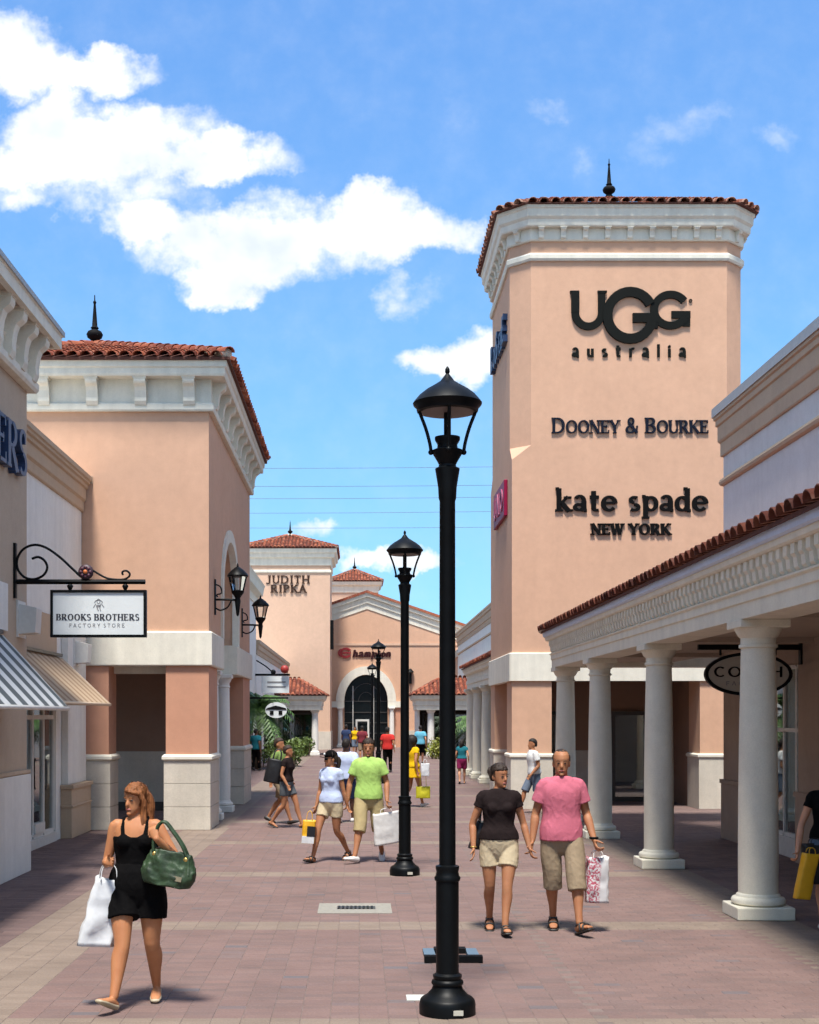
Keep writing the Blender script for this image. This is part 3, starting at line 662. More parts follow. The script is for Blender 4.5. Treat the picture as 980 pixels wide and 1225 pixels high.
# roof with cut corners: eight eave edges, low pitch
ov = .37; c8 = chamf(TX0 - ov, TX1 + ov, TY0 - ov, TY1 + ov, TC + .15); apx = Vector(((TX0 + TX1) / 2, (TY0 + TY1) / 2, 15.18)); zE = 14.055
dk = MB(); dk.add([(x, y, zE) for x, y in c8] + [apx] + [(x, y, zE - .012) for x, y in c8], [(i, (i + 1) % 8, 8) for i in range(8)] + [(i, 9 + i, 9 + (i + 1) % 8, (i + 1) % 8) for i in range(8)] + [tuple(range(16, 8, -1))])
rf = dk.build('roof', DECK, tw); rest = []
for i in range(8):
    mats = tile_mats([(*c8[i], zE), (*c8[(i + 1) % 8], zE), apx], .27, .37, -.03)
    if i in (0, 1, 6, 7): tiles_single(rf, [q for q in mats if q[0] == 0], tile_meW); rest += [q for q in mats if q[0]]
    else: rest += mats
tiles_joined(rf, rest)
finial(tw, apx.x, apx.y, 15.2, 1.0, 1.1)

# ================================================================== LEFT TOWER
LX0, LX1, LY0, LY1 = -9.1, -2.87, 25.5, 35.0
lt = thing('tower', 'peach corner tower with bracketed white cornice, red tile roof and two wall lanterns', 'tower', ((LX0 + LX1) / 2, (LY0 + LY1) / 2, 0))
m = MB(); m.box(LX0, LX1 - .4, LY0, LY1, 3.76, 8.7)
arch_x(m, LX1 - .4, LX1, LY0, LY1, 3.76, 8.7, 27.9, 31.3, 4.75, 1.3)
m.build('wall', PEACH, lt)
box('niche_panel', GREYWALL, lt, LX1 - .38, LX1 - .33, 27.9, 31.3, 3.78, 6.06)
arch_band(MB(), LX1 - .1, LX1 + .05, 27.95, 31.25, 4.75, 1.25, .26, 'y', foot=.97).build('arch_trim', TRIM, lt)
for (a0, a1, b0, b1) in ((-3.69, LX1, LY0, 27.0), (-5.35, -4.78, LY0, 26.3), (-3.69, LX1, 33.0, LY1), (LX0, LX0 + .9, LY0, 26.4)):
    p = box('pier', PEACH_D, lt, a0, a1, b0, b1, 1.35, 3.16)
    # stone facing blocks
    for k in range(3):
        box('stone_block', STONE, p, a0 - .035, a1 + .035, b0 - .035, b1 + .035, k * .44 + .002, k * .44 + .434, bevel=.006)
    MB().sweep([(-.05, 1.32), (.03, 1.32), (.07, 1.35), (.07, 1.40), (.03, 1.44), (-.05, 1.44)], rect(a0, a1, b0, b1)).build('base_cap', TRIM, p)
box('recess_wall', SHADEWALL, lt, LX0, -3.75, 30.9, 31.2, 1.36, 3.16); box('recess_wainscot', STONE, lt, LX0, -3.75, 30.86, 31.2, .2, 1.36); box('recess_skirting', FRAMED, lt, LX0, -3.75, 30.84, 31.2, 0, .2)
box('recess_ceiling', SOFFIT, lt, LX0 + .1, LX1 - .42, LY0 + .4, LY1 - .1, 3.16, 3.22)
box('inner_beam', TRIM, lt, -4.78, -3.69, LY0 + .55, LY0 + .8, 3.0, 3.155)
# band: proud on the corner blocks, set back between the columns
bb = MB(); bb.sweep([(-.4, 3.13), (.05, 3.13), (.065, 3.15), (.065, 3.76), (.04, 3.79), (-.4, 3.79)], [(LX0, LY0), (LX1, LY0), (LX1, 27.75)], closed=False)
bb.box(LX1 - .36, LX1 - .28, 27.76, 30.6, 3.13, 3.77)
bb.sweep([(-.4, 3.13), (.05, 3.13), (.065, 3.15), (.065, 3.76), (.04, 3.79), (-.4, 3.79)], [(LX1, 30.61), (LX1, LY1), (LX0, LY1)], closed=False)
bb.build('band', TRIM, lt)
for y in (28.1, 30.5): column(lt, LX1 - .23, y, 3.12, .16, WHITE, .235)
box('cornice_frieze', TRIM, lt, LX0 - .05, LX1 + .05, LY0 - .05, LY1 + .05, 8.0, 8.58)
P = rect(LX0, LX1, LY0, LY1)
MB().sweep([(.0, 7.97), (.085, 7.97), (.10, 8.0), (.10, 8.10), (.08, 8.13), (.0, 8.13)], P).build('frieze_moulding', TRIM, lt)
MB().sweep([(-.2, 8.58), (.32, 8.58), (.335, 8.62), (.335, 8.72), (.365, 8.75), (.375, 8.88), (-.2, 8.88)], P).build('cornice', TRIM, lt)
bl = bracket_me('bracket', TRIM, .24, .50, .22)
for i in range(7): put('bracket', bl, lt, (LX0 + .35 + i * .92, LY0 - .05, 8.58))
for i in range(10):
    put('bracket', bl, lt, (LX1 + .05, LY0 + .35 + i * .98, 8.58), pi / 2)
_, ap = hip_roof(lt, LX0 - .43, LX1 + .43, LY0 - .43, LY1 + .43, 8.91, 10.5, single_faces=(0,), eave_only=(1,))
finial(lt, ap.x, ap.y, 10.48, 1.15, 1.25)

# ================================================================== LEFT NEAR BUILDING
la = thing('building', 'beige shop building with bracketed eaves, blue wall letters and grey striped awning', 'building', (-7, 14, 0))
AX, AY1 = -4.65, 18.7
box('wall', BEIGE, la, -10, AX, 4, AY1, 1.38, 6.75)
box('wall_base', WHITE, la, -10, AX + .05, 4, AY1 + .05, 0, 1.36, bevel=.01)
MB().sweep([(-.05, 1.36), (.03, 1.36), (.05, 1.38), (.04, 1.42), (-.05, 1.42)], [(AX, 4), (AX, AY1), (-10, AY1)], closed=False).build('base_cap', TAN, la)
box('frieze', TRIM, la, -10, AX + .08, 4, AY1 + .08, 6.75, 7.42)
MB().sweep([(.0, 6.70), (.11, 6.70), (.14, 6.74), (.14, 6.83), (.0, 6.83)], [(AX, 4), (AX, AY1), (-10, AY1)], closed=False).build('frieze_moulding', TRIM, la)
MB().sweep([(.08, 7.05), (.10, 7.05), (.12, 7.08), (.10, 7.10), (.08, 7.10)], [(AX, 4), (AX, AY1), (-10, AY1)], closed=False).build('frieze_bead', TRIM, la)
box('soffit', SOFFIT, la, -10, AX + .38, 4, AY1 + .36, 7.42, 7.47)
MB().sweep([(.31, 7.40), (.40, 7.40), (.40, 7.56), (.42, 7.58), (.31, 7.58)], [(AX, 4), (AX, AY1), (-10, AY1)], closed=False).build('fascia', TRIM, la)
box('roof_edge', COPING, la, -10, AX + .44, 4, AY1 + .44, 7.58, 7.65)
ba = bracket_me('bracket', TRIM, .26, .62, .2)
for i in range(4): put('bracket', ba, la, (AX + .08, AY1 - .18 - i * .62, 7.42), pi / 2)
for i in range(3): put('bracket', ba, la, (AX - .4 - i * .62, AY1 + .08, 7.42), pi)
box('wall_panel', WHITE, la, AX, AX + .04, 15.5, 17.55, 3.28, 3.90)

# ---- low building between: white wall under a stepped tan parapet
lb = thing('building', 'low white walled shop with stepped tan parapet and tan striped awning', 'building', (-7, 22, 0))
BX, BY0, BY1 = -5.29, 18.78, 25.46
box('wall', WHITE, lb, -10, BX, BY0, BY1, 3.9, 6.06)
box('tan_panel', TAN, lb, -10, BX + .02, BY0, 23.3, 2.86, 3.9)
box('wall_pier', WHITE, lb, -10, BX - .001, 23.3, BY1, 0, 3.9)
p = box('pilaster', WHITE, lb, BX, BX + .12, 23.75, 25.3, .95, 3.9, bevel=.01)
q = box('pilaster_base', TAN, p, BX, BX + .20, 23.68, 25.36, 0, .88, bevel=.01)
MB().box(BX, BX + .24, 23.64, 25.40, .88, .95).box(BX, BX + .225, 23.655, 25.385, .55, .585).build('base_moulding', TAN, p, bevel=.008)
MB().sweep([(-.3, 6.06), (.03, 6.06), (.05, 6.08), (.05, 6.24), (.07, 6.26), (.09, 6.28), (.09, 6.48), (.13, 6.50), (.13, 6.56), (.17, 6.58), (.17, 6.62), (.20, 6.64), (.20, 6.72), (-.3, 6.72)], [(BX, BY0), (BX, BY1)], closed=False).build('parapet', TAN, lb)
box('parapet_end', TAN, lb, BX - .3, BX + .21, BY1, BY1 + .03, 6.60, 6.74)
# shop front with glazed door
f = thing_front = box('shop_front', FRAME, lb, -5.42, -5.27, BY0, 23.3, 0, .16)
glazing_y(f, -5.345, [18.95, 19.9, 20.85, 21.75, 22.5, 23.24], [.2, 2.15, 2.82], .08, FRAME, .075)
box('door_rail', FRAME, f, -5.40, -5.275, 21.79, 22.46, .24, .40)
MB().tube([(-5.26, 22.38, .95), (-5.24, 22.38, 1.0), (-5.24, 22.38, 1.4), (-5.26, 22.38, 1.45)], .014, 8, 2).build('door_handle', FRAMED, f, smooth=True)
box('interior_floor', DARKIN, lb, -10, -5.43, BY0, 23.3, -.01, .02); box('interior_wall', plain('shop_interior', (.22, .19, .16), .9), lb, -8.6, -8.5, BY0, 23.3, 0, 2.86)
box('interior_ceiling', DARKIN, lb, -10, -5.43, BY0, 23.3, 2.8, 2.85)
for k in range(5):
    box('display_shelf', plain('shelf_goods_%d' % k, [(.25, .22, .2), (.1, .16, .3), (.4, .36, .32), (.3, .1, .1), (.12, .12, .14)][k], .8), lb, -7.6 + .2 * (k % 2), -7.0, 19.0 + k * .85, 19.6 + k * .85, 0, 1.2 + .25 * (k % 3))

# ---- awnings
def awning(label, mat, x, y0, y1, zt, out, drop, edge):
    a = thing('awning', label, 'awning', (x, (y0 + y1) / 2, zt), 'shop awnings')
    m = MB(); n = 8
    m.add([(x, y0, zt), (x, y1, zt), (x + out, y1, zt - drop), (x + out, y0, zt - drop), (x, y0, zt - .02), (x, y1, zt - .02), (x + out, y1, zt - drop - .02), (x + out, y0, zt - drop - .02)],
          [(0, 1, 2, 3), (7, 6, 5, 4), (0, 4, 5, 1), (1, 5, 6, 2), (2, 6, 7, 3), (3, 7, 4, 0)])
    m.build('canopy', mat, a)
    MB().tube([(x + out, y0, zt - drop - .03), (x + out, y1, zt - drop - .03)], .028, 10).build('front_bar', edge, a, smooth=True)
    for y in (y0 + .02, y1 - .02):
        MB().tube([(x, y, zt - drop - .02), (x + out - .02, y, zt - drop - .035)], .016, 8).build('support_arm', FRAME, a, smooth=True)
        MB().tube([(x + .01, y, zt - .015), (x + out, y, zt - drop - .02)], .018, 8).build('side_bar', edge, a, smooth=True)
    box('wall_rail', FRAMED, a, x, x + .05, y0 - .05, y1 - .1, zt + .01, zt + .06)
    return a
awning('grey and white striped awning over the beige shop front', stripe_mat('grey_white_stripes', (.60, .61, .60), (.085, .10, .105), .52, 1, .5), AX, 11.5, 17.4, 3.22, .86, .93, FRAME)
awning('tan striped awning beyond the grey striped one', stripe_mat('tan_stripes', (.44, .33, .22), (.27, .165, .09), .40, 1, .38), BX + .03, 18.95, 23.6, 3.2, .86, .80, plain('tan_bar', (.6, .47, .34), .6))

# ---- white wall sconces
def sconce_box(x, y, z, label):
    t = thing('wall_sconce', label, 'wall light', (x, y, z), 'white box wall lights')
    MB().exty([(x, z), (x + .24, z + .02), (x + .26, z + .36), (x, z + .42)], y - .16, y + .16).build('shade', FRAME, t, bevel=.008)
    box('back_plate', FRAME, t, x, x + .02, y - .22, y + .22, z - .04, z + .46)
sconce_box(AX, 18.35, 3.28, 'white box wall light on the beige wall under the scroll bracket')
sconce_box(BX + .12, 24.4, 3.12, 'white box wall light on the white pilaster beside the tower')

# ================================================================== RIGHT ARCADE BUILDING
ra = thing('building', 'arcade shop building with round cream columns, dentil frieze and red tile eave', 'building', (6, 18, 0))
RX, RY1 = 6.48, 23.8
CX = 4.3
box('wall', GREYWALL, ra, RX, 12, 2, RY1, 3.30, 6.9)
MB().sweep([(-.3, 6.78), (.03, 6.78), (.045, 6.80), (.045, 7.02), (.07, 7.04), (.085, 7.07), (.085, 7.32), (.115, 7.34), (.115, 7.43), (.145, 7.45), (.145, 7.5), (-.3, 7.5)][::1], [(12, RY1), (RX, RY1), (RX, 2)], closed=False).build('parapet', TAN, ra)
MB().sweep([(-.3, 7.5), (.17, 7.5), (.17, 7.66), (-.3, 7.66)], [(12, RY1), (RX, RY1), (RX, 2)], closed=False).build('coping', COPING, ra)
MB().sweep([(-.05, 6.26), (.02, 6.26), (.055, 6.285), (.07, 6.33), (.055, 6.375), (.02, 6.40), (-.05, 6.40)], [(12, RY1), (RX, RY1), (RX, 2)], closed=False).build('roll_moulding', TAN, ra)
# entablature round the arcade, turning the far corner
EX, EY = 4.05, 28.15
pth = [(12, EY), (EX, EY), (EX, 2)]
ze = 3.19
MB().sweep([(-.5, ze), (0, ze), (0, ze + .16), (.02, ze + .17), (.02, ze + .26), (.045, ze + .28), (.045, ze + .30), (-.5, ze + .30)], pth, False).build('architrave', COLM, ra)
MB().sweep([(-.5, ze + .30), (.0, ze + .30), (.0, ze + .56), (-.5, ze + .56)], pth, False).build('frieze', COLM, ra)
MB().sweep([(-.5, ze + .56), (.10, ze + .56), (.12, ze + .58), (.13, ze + .64), (-.5, ze + .64)], pth, False).build('bed_moulding', COLM, ra)
MB().sweep([(-.5, ze + .64), (.145, ze + .64), (.165, ze + .66), (.175, ze + .75), (-.5, ze + .75)], pth, False).build('gutter', GUTTER, ra)
dm = MB(); dm.extx([(0, 0), (-.085, 0), (-.085, -.10), (-.06, -.13), (-.05, -.22), (-.025, -.25), (0, -.25)], -.055, .055)
dme = dm.mesh('dentil'); dme.materials.append(COLM)
for i in range(82): put('dentil', dme, ra, (EX, 27.95 - i * .215, ze + .56), -pi / 2)
for i in range(18): put('dentil', dme, ra, (EX + .25 + i * .215, EY, ze + .56), pi)
# arcade roof: eave tiles along the street and round the hip end
zr = ze + .77; ex = EX - .21; ey = EY + .21; ztop = 4.55
A = Vector((ex, 2, zr)); Bc = Vector((ex, ey, zr)); Cc = Vector((12, ey, zr)); T1 = Vector((RX, 2, ztop)); T2 = Vector((RX, ey - (RX - ex), ztop)); T3 = Vector((12, ey - (RX - ex), ztop))
dk = MB(); dk.add([A, Bc, T2, T1, Cc, T3] + [v - Vector((0, 0, .04)) for v in (A, Bc, T2, T1, Cc, T3)], [(0, 1, 2, 3), (1, 4, 5, 2), (9, 8, 7, 6), (8, 11, 10, 7), (0, 6, 7, 1), (1, 7, 10, 4), (3, 2, 8, 9), (2, 5, 11, 8), (0, 3, 9, 6), (4, 10, 11, 5)])
rr = dk.build('arcade_roof', DECK, ra)
mA = tile_mats([Bc, A, T1, T2]); mB = tile_mats([Cc, Bc, T2, T3])
tiles_single(rr, [q for q in mA if q[0] == 0], tile_meSh); tiles_single(rr, [q for q in mB if q[0] == 0 and q[1].translation.x < 7.5], tile_meSh)
tiles_joined(rr, [q for q in mA if q[0]] + [q for q in mB if q[0] or q[1].translation.x >= 7.5])
MB().tube([Bc + Vector((0, 0, .05)), T2 + Vector((0, 0, .05))], .1).build('hip_mortar', MORTAR, rr, smooth=True)
# soffit and cross beams
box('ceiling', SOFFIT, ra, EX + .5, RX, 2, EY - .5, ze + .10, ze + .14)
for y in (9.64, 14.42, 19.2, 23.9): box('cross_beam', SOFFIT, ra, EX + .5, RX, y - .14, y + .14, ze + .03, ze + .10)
for y in (9.64, 14.42, 19.2, 23.9, 27.9): column(ra, CX, y, ze)
column(ra, 8.6, 27.9, ze)
# shop wall under the arcade
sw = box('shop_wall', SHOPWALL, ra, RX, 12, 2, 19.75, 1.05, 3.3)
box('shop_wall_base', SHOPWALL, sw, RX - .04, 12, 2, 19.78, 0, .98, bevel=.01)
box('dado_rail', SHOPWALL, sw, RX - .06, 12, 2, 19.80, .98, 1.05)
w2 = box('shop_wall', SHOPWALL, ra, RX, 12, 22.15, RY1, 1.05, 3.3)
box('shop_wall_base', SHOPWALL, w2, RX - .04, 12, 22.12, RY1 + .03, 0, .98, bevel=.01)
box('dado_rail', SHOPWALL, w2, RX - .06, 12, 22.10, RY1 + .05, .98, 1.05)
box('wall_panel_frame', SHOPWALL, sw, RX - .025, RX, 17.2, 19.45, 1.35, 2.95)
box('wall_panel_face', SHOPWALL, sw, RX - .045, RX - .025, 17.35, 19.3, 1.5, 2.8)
box('shop_head', SHOPWALL, ra, RX, RX + .4, 19.75, 22.15, 2.95, 3.3)
g = box('shop_front', FRAME, ra, RX + .12, RX + .3, 19.75, 22.15, 0, .30)
glazing_y(g, RX + .2, [19.83, 20.35, 20.95, 21.55, 22.08], [.33, 1.95, 2.92], .07, FRAME, .06)
box('interior_floor', DARKIN, ra, RX + .32, 11, 19.75, 22.15, -.01, .02); box('interior_wall', MATS['shop_interior'], ra, 9.9, 10, 19.75, 22.15, 0, 2.95); box('interior_ceiling', DARKIN, ra, RX + .42, 11, 19.75, 22.15, 2.9, 2.95)
for k in range(4): box('display_stand', plain('stand_goods_%d' % k, [(.45, .42, .38), (.2, .12, .09), (.35, .3, .22), (.1, .1, .1)][k], .7), ra, 7.2 + .4 * k, 7.5 + .4 * k, 20.0 + (k * .7) % 1.7, 20.4 + (k * .7) % 1.7, 0, 1.0 + .3 * (k % 2))

# ================================================================== FAR RIGHT ARCADE
r2 = thing('building', 'distant white arcade building with paired columns past the tall tower', 'building', (7, 60, 0))
EY2 = 50.3; pth = [(6.4, EY2), (EX, EY2), (EX, 36.4)]
MB().sweep([(-.5, ze), (0, ze), (0, ze + .16), (.03, ze + .18), (.03, ze + .30), (.0, ze + .32), (0, ze + .5), (.10, ze + .54), (.12, ze + .62), (.16, ze + .66), (.17, ze + .75), (-.5, ze + .75)], pth, False).build('entablature', COLM, r2)
Bc2 = Vector((ex, EY2 + .21, zr)); A2 = Vector((ex, 36.35, zr)); T12 = Vector((RX, 36.35, 4.7)); T22 = Vector((RX, EY2 + .21, 4.7))
dk = MB(); dk.add([A2, Bc2, T22, T12] + [v - Vector((0, 0, .04)) for v in (A2, Bc2, T22, T12)], [(0, 1, 2, 3), (7, 6, 5, 4), (0, 4, 5, 1), (1, 5, 6, 2), (2, 6, 7, 3), (3, 7, 4, 0)])
rr2 = dk.build('arcade_roof', DECK, r2); tiles_joined(rr2, tile_mats([Bc2, A2, T12, T22]), far=True)
box('ceiling', SOFFIT, r2, EX + .5, RX, 36.4, EY2 - .5, ze + .1, ze + .14)
for y in (38.3, 43.7, 47.0, 49.9): column(r2, CX - .1, y, ze, .22, None, .31, False)
box('wall', WHITE, r2, RX, 12, 36.35, 88, 0, 6.8)
MB().sweep([(-.3, 6.8), (.03, 6.8), (.05, 7.02), (.09, 7.05), (.09, 7.35), (.15, 7.4), (.15, 7.55), (.18, 7.56), (.18, 7.66), (-.3, 7.66)], [(12, 88), (RX, 88), (RX, 36.35)], False).build('parapet', TAN, r2)
MB().sweep([(-.05, 6.2), (.06, 6.25), (.06, 6.33), (-.05, 6.38)], [(RX, 88), (RX, 36.35)], False).build('roll_moulding', TAN, r2)
for k in range(4):
    g = box('shop_front', FRAMED, r2, RX - .04, RX - .002, 38 + k * 3.1, 40.4 + k * 3.1, .1, 2.8); box('window_pane', GLASS, g, RX - .06, RX - .042, 38.1 + k * 3.1, 40.3 + k * 3.1, .25, 2.7)

# ================================================================== END OF THE STREET
# gabled hall with the arched glass entrance
CY = 96.0; S = 16.667
def fx(u): return (u - 430) / S
def fz(v): return 2.15 + (858 - v) / S
ch = thing('building', 'peach gabled hall closing the street, with tall arched glass entrance in white trim', 'building', (2.5, 100, 0))
gx0, gx1, pkx, pkz, ez = -4.5, 9.2, .55, 10.9, 7.95
zl = pkz - (pkx - gx0) * .345
ua, ub, zs_ = fx(412), fx(464), 3.3
m = MB(); ca = (ua + ub) / 2; rad = (ub - ua) / 2; n = 16
arcp = [(ca - rad * cos(pi * k / n), zs_ + 1.9 * sin(pi * k / n)) for k in range(n + 1)]
def topz(x): return pkz - abs(x - pkx) * .345
m.exty([(gx0, 0), (ua, 0), (ua, topz(ua)), (gx0, topz(gx0))], CY, CY + .6); m.exty([(ub, 0), (gx1, 0), (gx1, topz(gx1)), (ub, topz(ub))], CY, CY + .6)
for k in range(n):
    (p0, q0), (p1, q1) = arcp[k], arcp[k + 1]; m.exty([(p0, q0), (p1, q1), (p1, topz(p1)), (p0, topz(p0))], CY, CY + .6)
m.build('wall', PEACH, ch)
for sgn, xe in ((-1, gx0), (1, gx1 + .3)):
    zt_ = pkz - abs(xe - pkx) * .345
    for nm, lo, hi, y0, mt in (('raking_cornice_base', -.98, -.55, CY - .05, TRIM), ('raking_cornice', -.55, -.10, CY - .14, TRIM), ('raking_cornice_top', -.10, .16, CY - .30, TRIM), ('verge_tiles', .16, .34, CY - .40, MATS['clay_tile'])):
        MB().exty([(pkx, pkz + lo), (xe, zt_ + lo), (xe, zt_ + hi), (pkx, pkz + hi)], y0, CY + (1.2 if nm == 'verge_tiles' else .0) - .002).build(nm, mt, ch)
box('string_course', PALE_PEACH, ch, gx0, gx1, CY - .06, CY - .002, 7.3, 7.46)
arch_band(MB(), CY - .22, CY + .02, ua, ub, zs_, 1.9, .60, 'x').build('arch_trim', TRIM, ch)
box('impost', TRIM, ch, ua - 1.0, ua, CY - .24, CY + .02, zs_ - .45, zs_ - .01); box('impost', TRIM, ch, ub, ub + 1.0, CY - .24, CY + .02, zs_ - .45, zs_ - .01)
for x in (ua - .28, ub + .28): column(ch, x, CY - .38, zs_ - .45, .18, WHITE, .26, False)
for x in (ua - .75, ub + .75): box('pilaster', PEACH_D, ch, x - .2, x + .2, CY - .1, CY - .002, 0, zs_ - .45)
box('wainscot', STONE, ch, gx0, ua - 1.0, CY - .08, CY - .002, 0, 1.2); box('wainscot', STONE, ch, ub + 1.0, gx1, CY - .08, CY - .002, 0, 1.2)
g = MB(); g.exty([(ua, 0), (ub, 0)] + arcp[::-1], CY + .52, CY + .56); g.build('entrance_glass', plain('dark_glass', (.006, .008, .009), .22, spec=.2), ch)
for x in (ua + .62, ca + .55): box('mullion', FRAME, ch, x - .03, x + .03, CY + .44, CY + .515, 0, zs_ + 1.1)
for z in (1.0, 1.75, 2.5, 3.3): box('glazing_bar', FRAMED, ch, ua + .02, ub - .02, CY + .46, CY + .512, z - .03, z + .03)
for k in (1, 2):
    arch_band(MB(), CY + .455, CY + .513, ca - rad * .33 * k, ca + rad * .33 * k, zs_, 1.9 * .33 * k, .05, 'x').build('fanlight_bar', FRAMED, ch)
d = MB().box(ca - .75, ca - .62, CY + .40, CY + .50, 0, 1.85).box(ca + .10, ca + .23, CY + .40, CY + .50, 0, 1.85).box(ca - .75, ca + .23, CY + .40, CY + .50, 1.85, 2.0).build('door_frame', FRAME, ch)
box('rear_mass', PEACH, ch, gx0, gx1, CY + .62, CY + 12, 0, 6.5)
# tower with two-line lettering
JX0, JX1, JY0, JY1 = -7.55, -1.95, 89, 94.6
jt = thing('tower', 'pale peach distant tower with red pyramid roof and two lines of bronze letters', 'tower', (-4.75, 91.5, 0))
MB().box(JX0, JX1, JY0, JY1, 1.2, 13.0).build('wall', PALE_PEACH, jt)
box('wall_base', STONE, jt, JX0 - .05, JX1 + .05, JY0 - .05, JY1 + .05, 0, 1.2)
JP = rect(JX0, JX1, JY0, JY1)
MB().sweep([(0, 11.75), (.08, 11.8), (.08, 11.92), (0, 11.97)], JP).build('string_course', TRIM, jt)
MB().sweep([(-.1, 12.25), (.07, 12.25), (.1, 12.7), (.28, 12.78), (.3, 13.0), (.42, 13.08), (.45, 13.35), (-.1, 13.35)], JP).build('cornice', TRIM, jt)
_, ap = hip_roof(jt, JX0 - .5, JX1 + .5, JY0 - .5, JY1 + .5, 13.38, 14.6, far=True); finial(jt, ap.x, ap.y, 14.6, 1.0, 1.2)
b2 = thing('tower', 'farthest peach tower, its red roof peeping over the gabled hall', 'tower', (-.5, 112, 0))
MB().box(-2.3, 1.5, 110, 114, 0, 13.2).build('wall', PALE_PEACH, b2)
MB().sweep([(-.1, 12.4), (.08, 12.4), (.12, 12.9), (.3, 13.0), (.4, 13.3), (-.1, 13.3)], rect(-2.3, 1.5, 110, 114)).build('cornice', TRIM, b2)
_, ap = hip_roof(b2, -2.7, 1.9, 109.6, 114.4, 13.32, 14.45, far=True); finial(b2, ap.x, ap.y, 14.4, 1.1, 1.2)
# porches either side of the square
def porch(x0, x1, y0, y1, label, cols, openx):
    t = thing('porch', label, 'porch', ((x0 + x1) / 2, (y0 + y1) / 2, 0), 'tile roofed porches at the end of the street')
    MB().sweep([(-.45, 2.55), (0, 2.55), (0, 2.78), (.04, 2.8), (.05, 3.05), (.18, 3.15), (.25, 3.35), (-.45, 3.35)], rect(x0, x1, y0, y1)).build('entablature', TRIM, t)
    box('ceiling', SOFFIT, t, x0 + .4, x1 - .4, y0 + .4, y1 - .4, 2.75, 2.8)
    ap_ = MB(); c = [Vector((x0 - .3, y0 - .3, 3.37)), Vector((x1 + .3, y0 - .3, 3.37)), Vector((x1 + .3, y1 + .3, 3.37)), Vector((x0 - .3, y1 + .3, 3.37))]; r0, r1 = Vector((x0 + 1.4, (y0 + y1) / 2, 4.35)), Vector((x1 - 1.4, (y0 + y1) / 2, 4.35))
    rf = ap_.add(c + [r0, r1], [(0, 1, 5, 4), (1, 2, 5), (2, 3, 4, 5), (3, 0, 4), (3, 2, 1, 0)]).build('roof', DECK, t)
    tiles_joined(rf, tile_mats([c[0], c[1], r1, r0]) + tile_mats([c[1], c[2], r1]) + tile_mats([c[2], c[3], r0, r1]) + tile_mats([c[3], c[0], r0]), far=True)
    for (x, y) in cols: column(t, x, y, 2.55, .19, WHITE, .27, False)
    box('back_wall', DARKIN, t, x0 + .3, x1 - .3, y1 - .5, y1 - .3, 0, 2.55)
    g = box('shop_front', FRAMED, t, x0 + .5, x1 - .5, y1 - .58, y1 - .505, .1, 2.4); pane(g, 'window_pane', x0 + .6, x1 - .6, y1 - .62, y1 - .6, .3, 2.3)
    return t
porch(-7.5, -2.15, 75.0, 79, 'tile roofed porch with white column beneath the pale lettered tower', [(-2.5, 75.4), (-6.9, 75.4)], None)
t = porch(3.15, 8.5, 73.5, 78, 'tile roofed porch with white column and pale side wall, far right of the square', [(3.95, 73.9), (7.6, 73.9)], None)
box('side_wall', WHITE, t, 3.2, 3.35, 74.3, 77.5, 0, 2.55)

# ---- left side of the far street
l2 = thing('building', 'distant grey eaved shop building just past the lantern tower', 'building', (-8, 49, 0))
box('wall', WHITE, l2, -12, -4.75, 37.0, 61.5, 0, 7.3)
MB().sweep([(-.2, 7.3), (.05, 7.3), (.08, 7.6), (.3, 7.75), (.34, 8.05), (.4, 8.2), (-.2, 8.2)], [(-4.75, 37.0), (-4.75, 61.5), (-12, 61.5)], False).build('cornice', COLM, l2)
for k in range(5):
    g = box('shop_front', FRAMED, l2, -4.748, -4.70, 38.5 + 4.4 * k, 41.5 + 4.4 * k, .1, 2.7); box('window_pane', GLASS, g, -4.698, -4.68, 38.6 + 4.4 * k, 41.4 + 4.4 * k, .3, 2.6)
l3 = thing('building', 'distant low white shop with tan parapet leading to the pale lettered tower', 'building', (-8, 75, 0))
box('wall', WHITE, l3, -12, -4.75, 61.6, 88.5, 0, 5.05)
MB().sweep([(-.2, 5.05), (.04, 5.05), (.05, 5.25), (.10, 5.3), (.10, 5.5), (.16, 5.55), (.16, 5.72), (-.2, 5.72)], [(-4.75, 61.6), (-4.75, 88.5)], False).build('parapet', TAN, l3)
g = box('shop_front', FRAMED, l3, -4.748, -4.70, 66.5, 74, .1, 2.9); box('window_pane', GLASS, g, -4.698, -4.68, 66.6, 73.9, .3, 2.8)
# background mass so that the square is closed
bgm = thing('building', 'plain pale wing behind the far right porch', 'building', (9, 84, 0)); box('wall', PALE_PEACH, bgm, 6.6, 14, 88.2, 95.5, 0, 6.2)
MB().sweep([(-.1, 6.2), (.1, 6.2), (.15, 6.6), (-.1, 6.6)], rect(6.6, 14, 88.2, 95.5)).build('cornice', TRIM, bgm)

